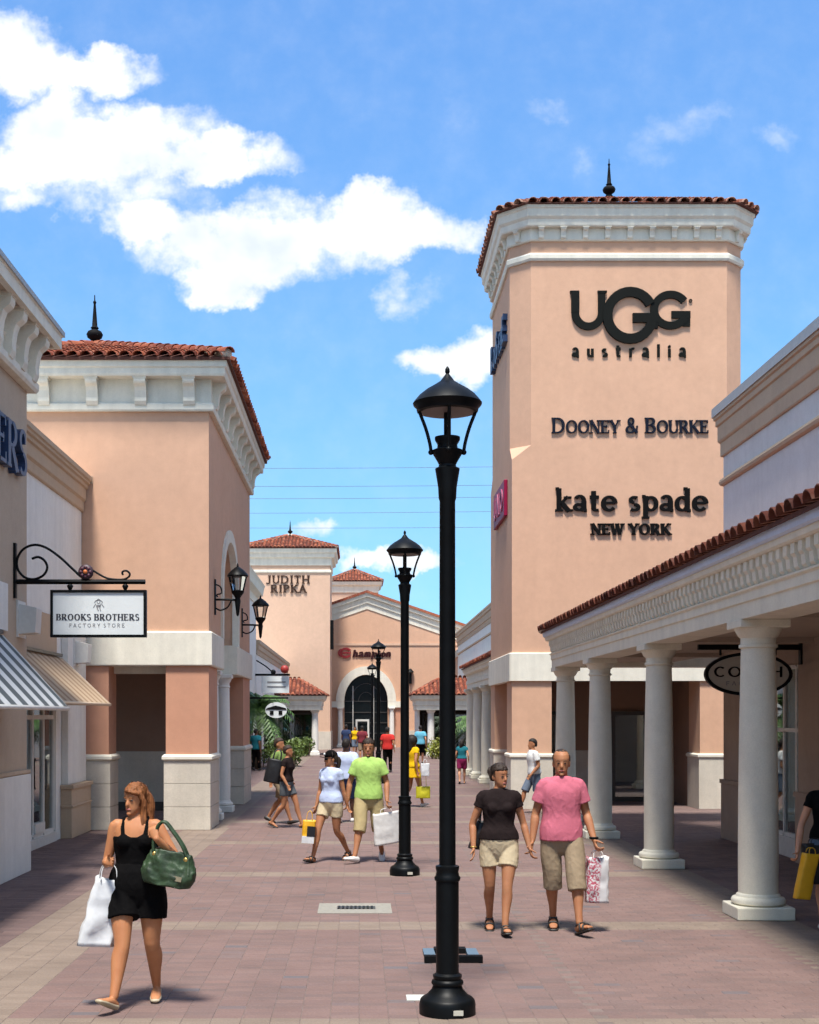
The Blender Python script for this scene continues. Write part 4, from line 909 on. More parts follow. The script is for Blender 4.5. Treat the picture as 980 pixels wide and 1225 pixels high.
# ================================================================== LETTERING
def ribbon(mb, pts, w, z0, z1):
    """flat stroke along pts with half-widths w, extruded z0..z1 (letters stand in local x,y)"""
    n = len(pts); ws = w if isinstance(w, list) else [w] * n; a = []; b = []
    for i in range(n):
        p = Vector(pts[i]); t = Vector(pts[min(i + 1, n - 1)]) - Vector(pts[max(i - 1, 0)]); t = t.normalized() if t.length else Vector((1, 0)); nn = Vector((-t.y, t.x))
        a.append(p + nn * ws[i] / 2); b.append(p - nn * ws[i] / 2)
    for i in range(n - 1):
        q = [a[i], b[i], b[i + 1], a[i + 1]]
        mb.loft([[(v.x, v.y, z0) for v in q], [(v.x, v.y, z1) for v in q]])
class Glyph:
    def __init__(s, T, t, serif, depth): s.mb = MB(); s.T = T; s.t = t; s.sf = serif; s.d = depth; s.k = 0; s.w = 0
    def _z(s): s.k += 1; return s.d - (s.k % 5) * s.d * .02
    def rib(s, pts, w): ribbon(s.mb, pts, w, 0, s._z())
    def ser(s, x, y, up=False, h=None):
        if not s.sf: return
        h = h or s.T / 2 + s.sf; y2 = y - s.t * .42 if up else y + s.t * .42
        s.rib([(x - h, y2), (x + h, y2)], s.t * .85)
    def V(s, x, y0=0, y1=1, bt='bt', w=None):
        s.rib([(x, y0), (x, y1)], w or s.T)
        if 'b' in bt: s.ser(x, y0)
        if 't' in bt: s.ser(x, y1, True)
    def H(s, y, x0, x1, w=None): s.rib([(x0, y), (x1, y)], w or s.t)
    def D(s, x0, y0, x1, y1, w=None, e=''):
        s.rib([(x0, y0), (x1, y1)], w or s.T)
        if '0' in e: s.ser(x0, y0, y0 > y1)
        if '1' in e: s.ser(x1, y1, y1 > y0)
    def A(s, cx, cy, rx, ry, a0, a1, T=None, t=None, n=18):
        T = T or s.T; t = t or s.t; pts = []; ws = []
        for i in range(n + 1):
            a = R(a0 + (a1 - a0) * i / n); pts.append((cx + rx * cos(a), cy + ry * sin(a))); ws.append(t + (T - t) * abs(cos(a)) ** 1.3)
        s.rib(pts, ws)
def glyph(c, T=.18, t=.075, serif=.07, depth=.1):
    g = Glyph(T, t, serif, depth); h = t / 2; q = T / 2
    if c == 'A': g.D(.06, 0, .40, 1, t * 1.1, '0'); g.D(.40, 1, .76, 0, T, '1'); g.H(.34, .18, .62); g.w = .84
    elif c == 'B': g.V(.14); g.H(1 - h, .14, .40); g.H(.52, .14, .42); g.H(h, .14, .42); g.A(.38, .76, .22, .24 - h, -90, 90); g.A(.40, .26, .27, .26 - h, -90, 90); g.w = .78
    elif c == 'C': g.A(.46, .5, .40 - q * .5, .5 - h, 48, 312); g.V(.76, .70, .98, '', t) if g.sf else None; g.w = .88
    elif c == 'D': g.V(.14); g.H(1 - h, .14, .40); g.H(h, .14, .40); g.A(.38, .5, .42, .5 - h, -90, 90); g.w = .94
    elif c == 'E': g.V(.14); g.H(1 - h, .14, .62); g.H(.52, .14, .50); g.H(h, .14, .66); g.V(.62, .78, 1, '', t); g.V(.66, 0, .24, '', t); g.V(.50, .42, .62, '', t * .9); g.w = .74
    elif c == 'F': g.V(.14); g.H(1 - h, .14, .60); g.H(.52, .14, .48); g.V(.60, .78, 1, '', t); g.V(.48, .42, .62, '', t * .9); g.w = .68
    elif c == 'H': g.V(.14); g.V(.74); g.H(.52, .14, .74); g.w = .90
    elif c == 'I': g.V(.18); g.w = .36
    elif c == 'J': g.V(.34, .18, 1, 't'); g.A(.16, .18, .18, .2, 0, -150); g.w = .54
    elif c == 'K': g.V(.14); g.D(.18, .42, .68, 1, t * 1.1, '1'); g.D(.32, .56, .76, 0, T, '1'); g.w = .84
    elif c == 'N': g.V(.12, w=t * 1.1); g.V(.74, w=t * 1.1); g.D(.12, 1, .74, 0, T); g.w = .88
    elif c == 'O': g.A(.48, .5, .42 - q * .5, .5 - h, 0, 360, n=30); g.w = .96
    elif c == 'P': g.V(.14); g.H(1 - h, .14, .40); g.H(.46, .14, .40); g.A(.38, .73, .25, .27 - h, -90, 90); g.w = .72
    elif c == 'R': g.V(.14); g.H(1 - h, .14, .40); g.H(.48, .14, .40); g.A(.38, .74, .23, .26 - h, -90, 90); g.D(.36, .48, .72, 0, T, '1'); g.w = .82
    elif c == 'S': g.A(.33, .75, .21, .25 - h, 40, 270, T * .85); g.A(.33, .26, .25, .26 - h, 90, -140, T * .85); g.V(.52, .72, .96, '', t) if g.sf else None; g.w = .66
    elif c == 'T': g.V(.38, 0, 1, 'b'); g.H(1 - h, .06, .70); g.V(.06, .78, 1, '', t); g.V(.70, .78, 1, '', t); g.w = .76
    elif c == 'U': g.V(.14, .3, 1, 't'); g.V(.70, .3, 1, 't', t * 1.2); g.A(.42, .3, .28, .3 - h, 180, 360, T, t); g.w = .84
    elif c == 'W': g.D(.06, 1, .30, 0, T, '0'); g.D(.30, 0, .52, 1, t * 1.1, ''); g.D(.52, 1, .76, 0, T, '0'); g.D(.76, 0, .98, 1, t * 1.1, '1'); g.w = 1.06
    elif c == 'Y': g.D(.08, 1, .40, .48, T, '0'); g.D(.40, .48, .72, 1, t * 1.2, '1'); g.V(.40, 0, .50, 'b'); g.w = .80
    elif c == '&': g.A(.34, .77, .17, .2, -60, 250, T * .7); g.A(.30, .24, .25, .24 - h, 70, 340, T * .9); g.D(.20, .66, .76, .02, T * .9); g.A(.42, .42, .34, .36, -60, 10, t * 1.3, t); g.w = .86
    elif c == 'a': g.V(.46, .0, .46, ''); g.A(.28, .46, .18, .22, 0, 150, T * .9); g.A(.26, .19, .18, .18 - h, 0, 360, T * .8, n=20); g.D(.46, .04, .58, .04, t * 1.2); g.w = .60
    elif c == 'd': g.V(.50, 0, 1.02, ''); g.A(.28, .34, .22, .34 - h, 0, 360, T * .95, n=24); g.H(1.0, .34, .50, t * 1.2); g.H(.03, .5, .64, t * 1.2); g.w = .66
    elif c == 'e': g.A(.31, .35, .25, .35 - h, 0, 320, T * .95, n=24); g.H(.37, .08, .55); g.w = .62
    elif c == 'k': g.V(.16, 0, 1.02, 'b'); g.H(1.0, .02, .16, t * 1.2); g.D(.20, .30, .52, .66, t * 1.2, '1'); g.D(.28, .38, .58, 0, T, '1'); g.w = .68
    elif c == 'p': g.V(.16, -.32, .68, 'b'); g.A(.38, .34, .22, .34 - h, 0, 360, T * .95, n=24); g.H(.66, .02, .16, t * 1.2); g.w = .68
    elif c == 's': g.A(.25, .51, .15, .17 - h, 40, 270, T * .8); g.A(.25, .18, .18, .18 - h, 90, -140, T * .8); g.w = .50
    elif c == 't': g.V(.20, .12, .90, ''); g.H(.63, .04, .42, t * 1.3); g.A(.34, .14, .14, .14 - h, 180, 300, T * .8); g.w = .48
    elif c == 'h': g.V(.14, 0, 1.0, ''); g.V(.46, 0, .42, ''); g.A(.30, .42, .16, .24, 0, 180); g.w = .58
    elif c == 'm': g.V(.12, 0, .66, ''); g.V(.38, 0, .44, ''); g.V(.64, 0, .44, ''); g.A(.25, .44, .13, .22, 0, 180); g.A(.51, .44, .13, .22, 0, 180); g.w = .76
    elif c == 'n': g.V(.12, 0, .66, ''); g.V(.42, 0, .42, ''); g.A(.27, .42, .15, .24, 0, 180); g.w = .54
    elif c == 'i': g.V(.12, 0, .64, ''); g.A(.12, .82, .05, .05, 0, 360, T * .6, T * .6); g.w = .26
    elif c == 'l': g.V(.12, 0, 1.0, ''); g.w = .26
    elif c == 'o': g.A(.30, .34, .22, .34 - h, 0, 360, n=24); g.w = .58
    elif c == 'r': g.V(.12, 0, .66, ''); g.A(.32, .38, .20, .28, 60, 180); g.w = .42
    elif c == 'u': g.V(.12, .24, .66, ''); g.V(.44, 0, .66, ''); g.A(.28, .24, .16, .24 - h, 180, 360, T, t); g.w = .56
    return g
def letters(parent, text, mat, origin, right, up, out, height, width=None, small=None, track=.04, **kw):
    """row of separate letters; origin = left end of the base line"""
    right = Vector(right); up = Vector(up); out = Vector(out); origin = Vector(origin)
    items = []; x = 0
    for i, c in enumerate(text):
        if c == ' ': x += .42; continue
        sc = 1.0
        if small and c.isupper() is False and c.isalpha(): sc = small
        g = glyph(c.upper() if sc != 1.0 else c, **kw); items.append((g, x, sc)); x += (g.w + track) * sc
    k = height; kx = (width / x) if width else height
    out_ = []
    for g, gx, sc in items:
        M = Matrix(((right.x, up.x, out.x, origin.x), (right.y, up.y, out.y, origin.y), (right.z, up.z, out.z, origin.z), (0, 0, 0, 1)))
        g.mb.v = [M @ Vector(((gx + v.x * sc) * kx, v.y * k * sc, v.z * k)) for v in g.mb.v]
        out_.append(g.mb.build('letter', mat, parent))
    return out_
TS = 51.12
def tX(u): return (u - 430) / TS
def tZ(v): return 2.15 + (858 - v) / TS
FR = ((1, 0, 0), (0, 0, 1), (0, -1, 0))
# big rounded trio with the small spaced word below
sg = thing('wall_sign', 'big rounded charcoal letters above a small spaced word, high on the tall tower', 'sign', (6.3, TY0, 11), 'shop lettering on the tall tower')
def stroke_letter(parent, name, mat, strokes, y0, depth):
    m = MB()
    for i, (pts, w) in enumerate(strokes):
        ribbon(m, pts, w, 0, depth - .004 * (i % 4))
    M = Matrix(((1, 0, 0, 0), (0, 0, -1, y0), (0, 1, 0, 0), (0, 0, 0, 1)))
    return m.xf(M).build(name, mat, parent)
def arcp_(cx, cy, rx, ry, a0, a1, n=26): return [(cx + rx * cos(R(a0 + (a1 - a0) * i / n)), cy + ry * sin(R(a0 + (a1 - a0) * i / n))) for i in range(n + 1)]
def up(u, v): return (tX(u), tZ(v))
w0 = 9.5 / TS
x0, x1 = tX(688), tX(719.5); zb = tZ(391); zt_ = tZ(348.5)
stroke_letter(sg, 'letter', LETTER, [([(x0, zt_), (x0, zb + .33)], w0), (arcp_((x0 + x1) / 2, zb + .33, (x1 - x0) / 2, .33, 180, 360), w0 * .92), ([(x1, zb + .33), (x1, zt_)], w0 * .9), ([(x0 - w0 / 2 - .03, zt_ - .025), (x0 + w0 / 2, zt_ - .025)], .05), ([(x1 - w0 / 2, zt_ - .025), (x1 + w0 / 2 + .03, zt_ - .025)], .05)], TY0, .065)
cx_, cz_, rx_, rz_ = tX(753.5), tZ(378), 27.2 / TS, 28.0 / TS
stroke_letter(sg, 'letter', LETTER, [(arcp_(cx_, cz_, rx_, rz_, 28, 345), 11.5 / TS), ([(cx_ + .06, tZ(381)), (tX(787), tZ(381))], 11 / TS), ([(tX(781), tZ(381)), (tX(781), tZ(394))], 11 / TS)], TY0, .085)
cx2, cz2, rx2, rz2 = tX(802), tZ(371.5), 19.8 / TS, 18.6 / TS
stroke_letter(sg, 'letter', LETTER, [(arcp_(cx2, cz2, rx2, rz2, 35, 330), 9 / TS), ([(tX(803), tZ(377)), (tX(825.5), tZ(377))], 8.5 / TS), ([(tX(821), tZ(377)), (tX(821), tZ(391))], 8.5 / TS)], TY0, .06)
letters(sg, 'australia', LETTER, (tX(684), TY0, tZ(427.5)), *FR, height=11.5 / TS / .75, width=146 / TS, track=.62, T=.22, t=.17, serif=0, depth=.12)
stroke_letter(sg, 'registered_mark', LETTER, [(arcp_(tX(826), tZ(360), .035, .035, 0, 360, 12), .012)], TY0, .03)
s2 = thing('wall_sign', 'dark blue small-capital serif letters with an ampersand, halfway up the tall tower', 'sign', (6.3, TY0, 8.8), 'shop lettering on the tall tower')
letters(s2, 'Dooney & Bourke', LETTER_B, (tX(660), TY0, tZ(518.5)), *FR, height=18.5 / TS, width=188 / TS, small=.84, track=.015, T=.19, t=.085, serif=.06, depth=.13)
s3 = thing('wall_sign', 'bold black lower case serif letters over small capitals on the tall tower', 'sign', (6.3, TY0, 6.5), 'shop lettering on the tall tower')
letters(s3, 'kate spade', LETTER_K, (tX(664), TY0, tZ(612)), *FR, height=27 / TS, width=184 / TS, track=.06, T=.20, t=.11, serif=.06, depth=.10)
letters(s3, 'NEW YORK', LETTER_K, (tX(707), TY0, tZ(640)), *FR, height=13.5 / TS, width=96 / TS, track=.06, T=.26, t=.13, serif=.06, depth=.2)
# side signs of the tall tower, read from the street
SD = ((0, -1, 0), (0, 0, 1), (-1, 0, 0))
s4 = thing('wall_sign', 'dark blue raised letters high on the tall tower side wall', 'sign', (TX0, 33.5, 12), 'side signs of the tall tower')
for i in range(7):
    y = 35.35 - i * .46; g = MB(); k = .52 if i % 3 == 0 else .40
    letters(s4, 'ROOSERE'[i], LETTER_BL, (TX0, y, 11.2), *SD, height=k * 1.3, width=.42, T=.26, t=.14, serif=.05, depth=.17)
s5 = thing('wall_sign', 'magenta box sign on the tall tower side wall', 'sign', (TX0, 34, 7.6), 'side signs of the tall tower')
MAG = plain('magenta_face', (.24, .005, .042), .5, spec=.2); MAGL = plain('pale_pink_letter', (.36, .085, .15), .5, spec=.2)
box('panel', MAG, s5, TX0 - .09, TX0 - .001, 32.2, 34.7, 7.0, 7.88, bevel=.02)
for i in range(3):
    letters(s5, 'UNO'[i], MAGL, (TX0 - .09, 34.5 - i * .75, 7.17), *SD, height=.55, width=.6, T=.2, t=.12, serif=0, depth=.05)
# near left wall letters
s6 = thing('wall_sign', 'blue raised serif letters on the beige near wall', 'sign', (AX, 17, 5.6))
letters(s6, 'BROTHERS', LETTER_BL, (AX, 13.85, 5.42), (0, 1, 0), (0, 0, 1), (1, 0, 0), height=.62, width=4.5, T=.2, t=.08, serif=.06, depth=.17)
# bronze lettering on the far tower
s7 = thing('wall_sign', 'two lines of bronze capitals on the pale distant tower', 'sign', (-4.9, JY0, 11), None)
LETTER_BR = plain('brown_letter', (.045, .020, .012), .6, spec=.25); js = 1600 / JY0
def jX(u): return (u - 430) / js
def jZ(v): return 2.15 + (858 - v) / js
letters(s7, 'JUDITH', LETTER_BR, (jX(319), JY0, jZ(698)), *FR, height=9.6 / js, width=53 / js, track=.12, T=.2, t=.11, serif=.06, depth=.1)
letters(s7, 'RIPKA', LETTER_BR, (jX(324), JY0, jZ(709)), *FR, height=9.4 / js, width=44 / js, track=.14, T=.2, t=.11, serif=.06, depth=.2)
s8 = thing('wall_sign', 'slanted script letters behind a red initial, over the arched entrance', 'sign', (fx(440), CY, 6.7), None)
RED = plain('red_letter', (.30, .018, .020), .4)
stroke_letter(s8, 'letter', RED, [(arcp_(fx(414), fz(781), .36, .30, 35, 325), .15), ([(fx(410), fz(781)), (fx(420), fz(781))], .12), (arcp_(fx(409), fz(781), .22, .25, 90, 270), .1)], CY, .1)
letters(s8, 'hampion', plain('dark_red_letter', (.035, .006, .007), .6, spec=.2), (fx(421.5), CY, fz(786)), (1, 0, 0), (.18, 0, .98), (0, -1, 0), height=.52, width=46 / S, track=.03, T=.24, t=.17, serif=0, depth=.15)
s9 = thing('hanging_banner', 'thin dark blade sign on the side of the pale distant tower', 'sign', (JX1, 90, 8)); box('blade', BLACKM, s9, JX1 + .02, JX1 + .22, 89.3, 90.2, fz(782), fz(750)); box('arm', BLACKM, s9, JX1 - .02, JX1 + .02, 89.5, 90.0, fz(775), fz(757))

# ---- hanging blade signs with scrolled iron brackets
def scroll_bracket(t, x, y, z, sgn, ln, flower=True):
    box('wall_plate', BLACK, t, x, x + sgn * .035, y - .04, y + .04, z - .22, z + .52)
    MB().tube([(x, y, z), (x + sgn * ln, y, z)], .033, 4).build('bar', BLACK, t)
    # big spiral, falling curve, small end curl
    k = ln / 1.77
    def X(q): return x + sgn * q * k
    sp = [(X((u - 17) / 88.9), y, z + (696 - v) / 88.9) for u, v in ((38.6, 668.5), (46, 666.3), (53.5, 670.5), (57, 679), (52.5, 688), (41, 693), (29, 690), (21.5, 680), (21.5, 667.5), (29, 656.5), (42, 651.8), (56, 655.4), (72, 666.5), (85, 678.5), (97.4, 690))]
    MB().tube(sp, .017, 8, 4).build('scroll', BLACK, t, smooth=True)
    MB().tube([(X(1.04), y, z + .17), (X(1.15), y, z + .10), (X(1.27), y, z + .045), (X(1.45), y, z + .03), (X(1.54), y, z + .06), (X(1.56), y, z + .11), (X(1.51), y, z + .15), (X(1.46), y, z + .13), (X(1.47), y, z + .09)], .014, 8, 4).build('scroll', BLACK, t, smooth=True)
    if flower:
        fl = MB()
        fl.ball((X(.97), y, z + .13), .105, .04, .105, 16, 8)
        o = fl.build('rosette', plain('dark_plum_iron', (.035, .014, .022), .5), t, smooth=True)
        pt = MB()
        for i in range(8):
            a = pi / 4 * i; pt.ball((X(.97) + .062 * cos(a), y - .035, z + .13 + .062 * sin(a)), .022, .014, .022, 8, 5)
        pt.build('petals', plain('dull_purple_iron', (.075, .02, .04), .5), o, smooth=True)
        MB().ball((X(.97), y - .045, z + .13), .03, .02, .03, 10, 6).build('rosette_centre', plain('orange_copper', (.5, .13, .03), .45), o, smooth=True)
b1 = thing('blade_sign', 'white rectangular hanging sign in black frame on a scrolled iron bracket', 'sign', (AX, 18.0, 3.3), None)
SY = 18.0; ss = 1600 / SY
def sX(u): return (u - 430) / ss
def sZ(v): return 2.15 + (858 - v) / ss
scroll_bracket(b1, AX, SY, sZ(696), 1, 1.77)
for u in (84, 150): MB().lathe([(.012, sZ(707)), (.03, sZ(704)), (.045, sZ(701)), (.012, sZ(698))], sX(u), SY, 10).build('hanger', BLACK, b1, smooth=True)
box('panel', SIGNW, b1, sX(63), sX(173.5), SY - .028, SY + .028, sZ(760.5), sZ(708))
fr = MB(); a0, a1, c0, c1 = sX(61), sX(175.5), sZ(762.5), sZ(706)
for (p0, p1, q0, q1) in ((a0, a1, c1 - .035, c1), (a0, a1, c0, c0 + .035), (a0, a0 + .035, c0 + .035, c1 - .035), (a1 - .035, a1, c0 + .035, c1 - .035)): fr.box(p0, p1, SY - .045, SY + .045, q0, q1)
fr.build('frame', BLACK, b1)
letters(b1, 'BROOKS BROTHERS', INKD, (sX(68), SY - .028, sZ(742.2)), *FR, height=7.6 / ss, width=100 / ss, track=.13, T=.26, t=.07, serif=.06, depth=.05)
letters(b1, 'FACTORY STORE', INKG, (sX(83.5), SY - .028, sZ(750.6)), *FR, height=4.6 / ss, width=68 / ss, track=.42, T=.15, t=.11, serif=0, depth=.05)
em = MB()   # hanging fleece emblem: looped ribbon over a small sheep-like pendant
for st, w_ in ((arcp_(sX(118.5), sZ(722), .055, .045, 10, 170), .010), (arcp_(sX(118.5), sZ(719.5), .02, .03, 0, 360), .008), ([(sX(112.5), sZ(727)), (sX(115), sZ(722.5)), (sX(117), sZ(727.5)), (sX(118.5), sZ(731))], .012), ([(sX(125), sZ(726.5)), (sX(121.5), sZ(722)), (sX(120), sZ(727)), (sX(121), sZ(731))], .012), ([(sX(116.5), sZ(725)), (sX(121), sZ(725))], .028)):
    ribbon(em, st, w_, 0, .003)
em.xf(Matrix(((1, 0, 0, 0), (0, 0, -1, SY - .0285), (0, 1, 0, 0), (0, 0, 0, 1)))).build('emblem', INKG, b1)

b3 = thing('blade_sign', 'black rimmed oval hanging sign under the arcade behind the columns', 'sign', (RX, 19.6, 3.0), None)
OY = 19.6; os_ = 1600 / OY
def oX(u): return (u - 430) / os_
def oZ(v): return 2.15 + (858 - v) / os_
MB().box(oX(835), RX, OY - .03, OY + .03, oZ(777.5), oZ(771)).build('bar', BLACK, b3)
box('wall_plate', BLACK, b3, RX - .03, RX - .001, OY - .05, OY + .05, oZ(795), oZ(755))
for u in (862, 928): MB().tube([(oX(u), OY, oZ(784)), (oX(u), OY, oZ(776))], .018, 8).build('hanger', BLACK, b3)
cxo, czo = oX(895), oZ(806.5)
rim = MB(); rim.loft([[(cxo + (a_ * .64) * cos(2 * pi * k / 48), y_, czo + (b_ * .318) * sin(2 * pi * k / 48)) for k in range(48)] for (a_, b_, y_) in ((1, 1, OY - .045), (1, 1, OY + .045), (.925, .86, OY + .045), (.925, .86, OY - .045), (1, 1, OY - .045))], cap=False)
rim.build('frame', BLACK, b3)
pn = MB(); pn.loft([[(cxo + .60 * cos(2 * pi * k / 48), y_, czo + .283 * sin(2 * pi * k / 48)) for k in range(48)] for y_ in (OY - .025, OY + .025)]); pn.build('panel', plain('cream_sign_face', (.50, .46, .39), .55, scale=3), b3)
letters(b3, 'COACH', LETTER_K, (oX(853.5), OY - .025, oZ(810)), *FR, height=12.5 / os_, width=85 / os_, track=.12, T=.17, t=.12, serif=0, depth=.05)
letters(b3, 'FACTORY', INKG, (oX(868), OY - .025, oZ(820)), *FR, height=5 / os_, width=56 / os_, track=.5, T=.14, t=.12, serif=0, depth=.06)

b4 = thing('blade_sign', 'distant white rectangular sign topped by a red ball beyond the palm', 'sign', (-4.75, 61.0, 3.4), None)
fs = 1600 / 61.0
def qX(u): return (u - 430) / fs
def qZ(v): return 2.15 + (858 - v) / fs
MB().box(-4.75, qX(347), 60.95, 61.05, qZ(808.5), qZ(806)).build('bar', BLACK, b4); box('panel', SIGNW, b4, qX(313), qX(346), 60.9, 61.1, qZ(829), qZ(809))
MB().tube([(-4.7, 61, qZ(790)), (qX(318), 61, qZ(797)), (qX(326), 61, qZ(804))], .03, 6, 3).build('scroll', BLACK, b4); MB().ball((qX(327), 61, qZ(804)), .12, .08, .12).build('rosette', BLACK, b4, smooth=True)
for k, z in enumerate((816, 821.5)): MB().box(qX(320), qX(342), 60.885, 60.899, qZ(z + .8), qZ(z - .8)).build('printed_line', INKG, b4)
MB().ball((qX(341), 60.7, qZ(801)), .19, .15, .19).build('red_ball', plain('red_gloss', (.30, .02, .014), .5), b4, smooth=True)
b5 = thing('blade_sign', 'distant white oval sign printed with a black arched mark before the palm', 'sign', (-4.75, 54.3, 2.5), None)
hs_ = 1600 / 54.3
def hX(u): return (u - 430) / hs_
def hZ(v): return 2.15 + (858 - v) / hs_
ov_ = MB(); ov_.loft([[(hX(330.5) + .44 * cos(2 * pi * k / 30), y_, hZ(849.5) + .32 * sin(2 * pi * k / 30)) for k in range(30)] for y_ in (54.250, 54.350)]); ov_.build('panel', SIGNW, b5)
MB().box(-4.72, hX(345), 54.270, 54.330, hZ(836), hZ(834)).build('bar', BLACK, b5)
mk = MB(); mk.exty([(hX(318), hZ(849)), (hX(320), hZ(847)), (hX(325), hZ(845.5)), (hX(330), hZ(844)), (hX(336), hZ(845.5)), (hX(342), hZ(847)), (hX(343), hZ(849))], 54.230, 54.249); mk.box(hX(323), hX(327.5), 54.230, 54.249, hZ(855), hZ(850.4)); mk.box(hX(333.5), hX(338), 54.230, 54.249, hZ(855), hZ(850.4)); mk.build('printed_mark', BLACKM, b5)

# ================================================================== LANTERNS
def street_lamp(label):
    t = thing('street_lamp', label, 'street lamp', (0, 0, 0), 'black street lamps along the centre of the street')
    autosmooth(MB().lathe([(.205, 0), (.205, .07), (.198, .10), (.185, .115), (.15, .135), (.115, .175), (.10, .215)], 0, 0, 32).build('base', BLACK, t), 50)
    autosmooth(MB().lathe([(.112, .21), (.118, .225), (.112, .24), (.098, .25), (.105, .265), (.105, .28), (.083, .295), (.083, .96), (.092, .965), (.096, .985), (.086, 1.0), (.08, 1.03), (.086, 1.05), (.086, 1.07), (.060, 1.08)], 0, 0, 28).build('sleeve', BLACK, t), 45)
    autosmooth(MB().lathe([(.060, 1.07), (.057, 3.72), (.064, 3.74), (.068, 3.82), (.085, 3.925), (.09, 3.955), (.065, 3.97), (.062, 3.985)], 0, 0, 24).build('pole', BLACK, t), 45)
    autosmooth(MB().lathe([(.060, 3.98), (.075, 4.01), (.105, 4.06), (.118, 4.085), (.075, 4.105), (.072, 4.13), (.092, 4.165), (.092, 4.185), (.03, 4.19)], 0, 0, 24).build('lantern_cup', BLACK, t), 45)
    MB().lathe([(.026, 4.18), (.026, 4.42)], 0, 0, 14).build('burner', BLACK, t, smooth=True)
    cap = autosmooth(MB().lathe([(.20, 4.365), (.222, 4.37), (.228, 4.40), (.246, 4.415), (.252, 4.43), (.240, 4.447), (.205, 4.488), (.155, 4.528), (.098, 4.562), (.052, 4.592), (.028, 4.625), (.012, 4.645), (.018, 4.66), (.016, 4.68), (.004, 4.70)], 0, 0, 32).build('cap', BLACK, t), 40)
    MB().lathe([(.01, 4.362), (.197, 4.363)], 0, 0, 28).build('reflector', plain('reflector_grey', (.17, .14, .13), .6) if 'reflector_grey' not in MATS else MATS['reflector_grey'], cap)
    for k in range(4):
        a = pi / 4 * (1 + 2 * k) + .0 if False else pi / 2 * k
        MB().tube([(.118 * cos(a), .118 * sin(a), 4.07), (.128 * cos(a), .128 * sin(a), 4.14), (.158 * cos(a), .158 * sin(a), 4.25), (.20 * cos(a), .20 * sin(a), 4.36), (.212 * cos(a), .212 * sin(a), 4.40)], .0125, 8, 3).build('cage_bar', BLACK, t, smooth=True)
        MB().ball((.120 * cos(a), .120 * sin(a), 4.075), .02).build('cage_foot', BLACK, t, smooth=True)
    box('access_plate', plain('pale_tag', (.45, .43, .36), .7) if 'pale_tag' not in MATS else MATS['pale_tag'], t, .03, .10, -.206, -.196, .025, .06)
    return t
lamp = street_lamp('tall black street lamp standing in front of the strolling couple'); lamp.location = (.64, 9.72, 0)
for (x, y, lb_) in ((.62, 18.25, 'black street lamp beside the man in the lime shirt'), (.62, 43.5, 'distant black street lamp in front of the arched entrance'), (.60, 62.0, 'farther of two distant street lamps before the arched entrance')):
    o = copy_tree(lamp); o.location = (x, y, 0); o['label'] = lb_
def wall_lantern(x, y, z, label):
    t = thing('wall_lantern', label, 'wall lantern', (x, y, z), 'wall lanterns on the corner tower')
    box('wall_plate', BLACK, t, x, x + .03, y - .05, y + .05, z - .35, z + .35)
    MB().tube([(x + .02, y, z - .05), (x + .22, y, z - .05), (x + .46, y, z - .06)], .022, 8, 2).build('arm', BLACK, t, smooth=True)
    MB().tube([(x + .03, y, z + .25), (x + .12, y, z + .2), (x + .14, y, z + .08), (x + .05, y, z + .05), (x + .06, y, z - .0)], .014, 6, 4).build('scroll', BLACK, t, smooth=True)
    MB().tube([(x + .03, y, z - .22), (x + .12, y, z - .26), (x + .26, y, z - .2), (x + .33, y, z - .07)], .016, 6, 4).build('scroll', BLACK, t, smooth=True)
    cx = x + .46
    autosmooth(MB().lathe([(.012, z - .38), (.03, z - .34), (.045, z - .2), (.06, z - .08), (.05, z - .02), (.08, z + .03), (.12, z + .08), (.13, z + .12), (.07, z + .14)], cx, y, 16).build('cup', BLACK, t), 40)
    g = MB(); n = 6
    for k in range(n):
        a, b_ = 2 * pi * k / n, 2 * pi * (k + 1) / n
        MB().tube([(cx + .11 * cos(a), y + .11 * sin(a), z + .12), (cx + .175 * cos(a), y + .175 * sin(a), z + .40)], .013, 6).build('cage_bar', BLACK, t)
        g.add([(cx + .105 * cos(a), y + .105 * sin(a), z + .12), (cx + .105 * cos(b_), y + .105 * sin(b_), z + .12), (cx + .168 * cos(b_), y + .168 * sin(b_), z + .40), (cx + .168 * cos(a), y + .168 * sin(a), z + .40)], [(0, 1, 2, 3)])
    g.build('glass', LGLASS, t)
    autosmooth(MB().lathe([(.17, z + .40), (.208, z + .405), (.213, z + .425), (.185, z + .47), (.125, z + .53), (.06, z + .58), (.025, z + .60), (.014, z + .65), (.004, z + .68)], cx, y, 16).build('cap', BLACK, t), 35)
wall_lantern(LX1, 26.5, 4.53, 'black wall lantern on scrolled arm near the tower corner')
wall_lantern(LX1, 32.6, 4.45, 'black wall lantern on scrolled arm past the arched niche')
wl = thing('wall_lantern', 'small dark lantern on the gabled hall wall right of the arch', 'wall lantern', (fx(491), CY, fz(812)))
MB().box(fx(489.5), fx(492.5), CY - .25, CY - .001, fz(818), fz(805)).build('body', BLACK, wl); MB().lathe([(.28, fz(804.5)), (.05, fz(800))], fx(491), CY - .2, 12).build('cap', BLACK, wl)

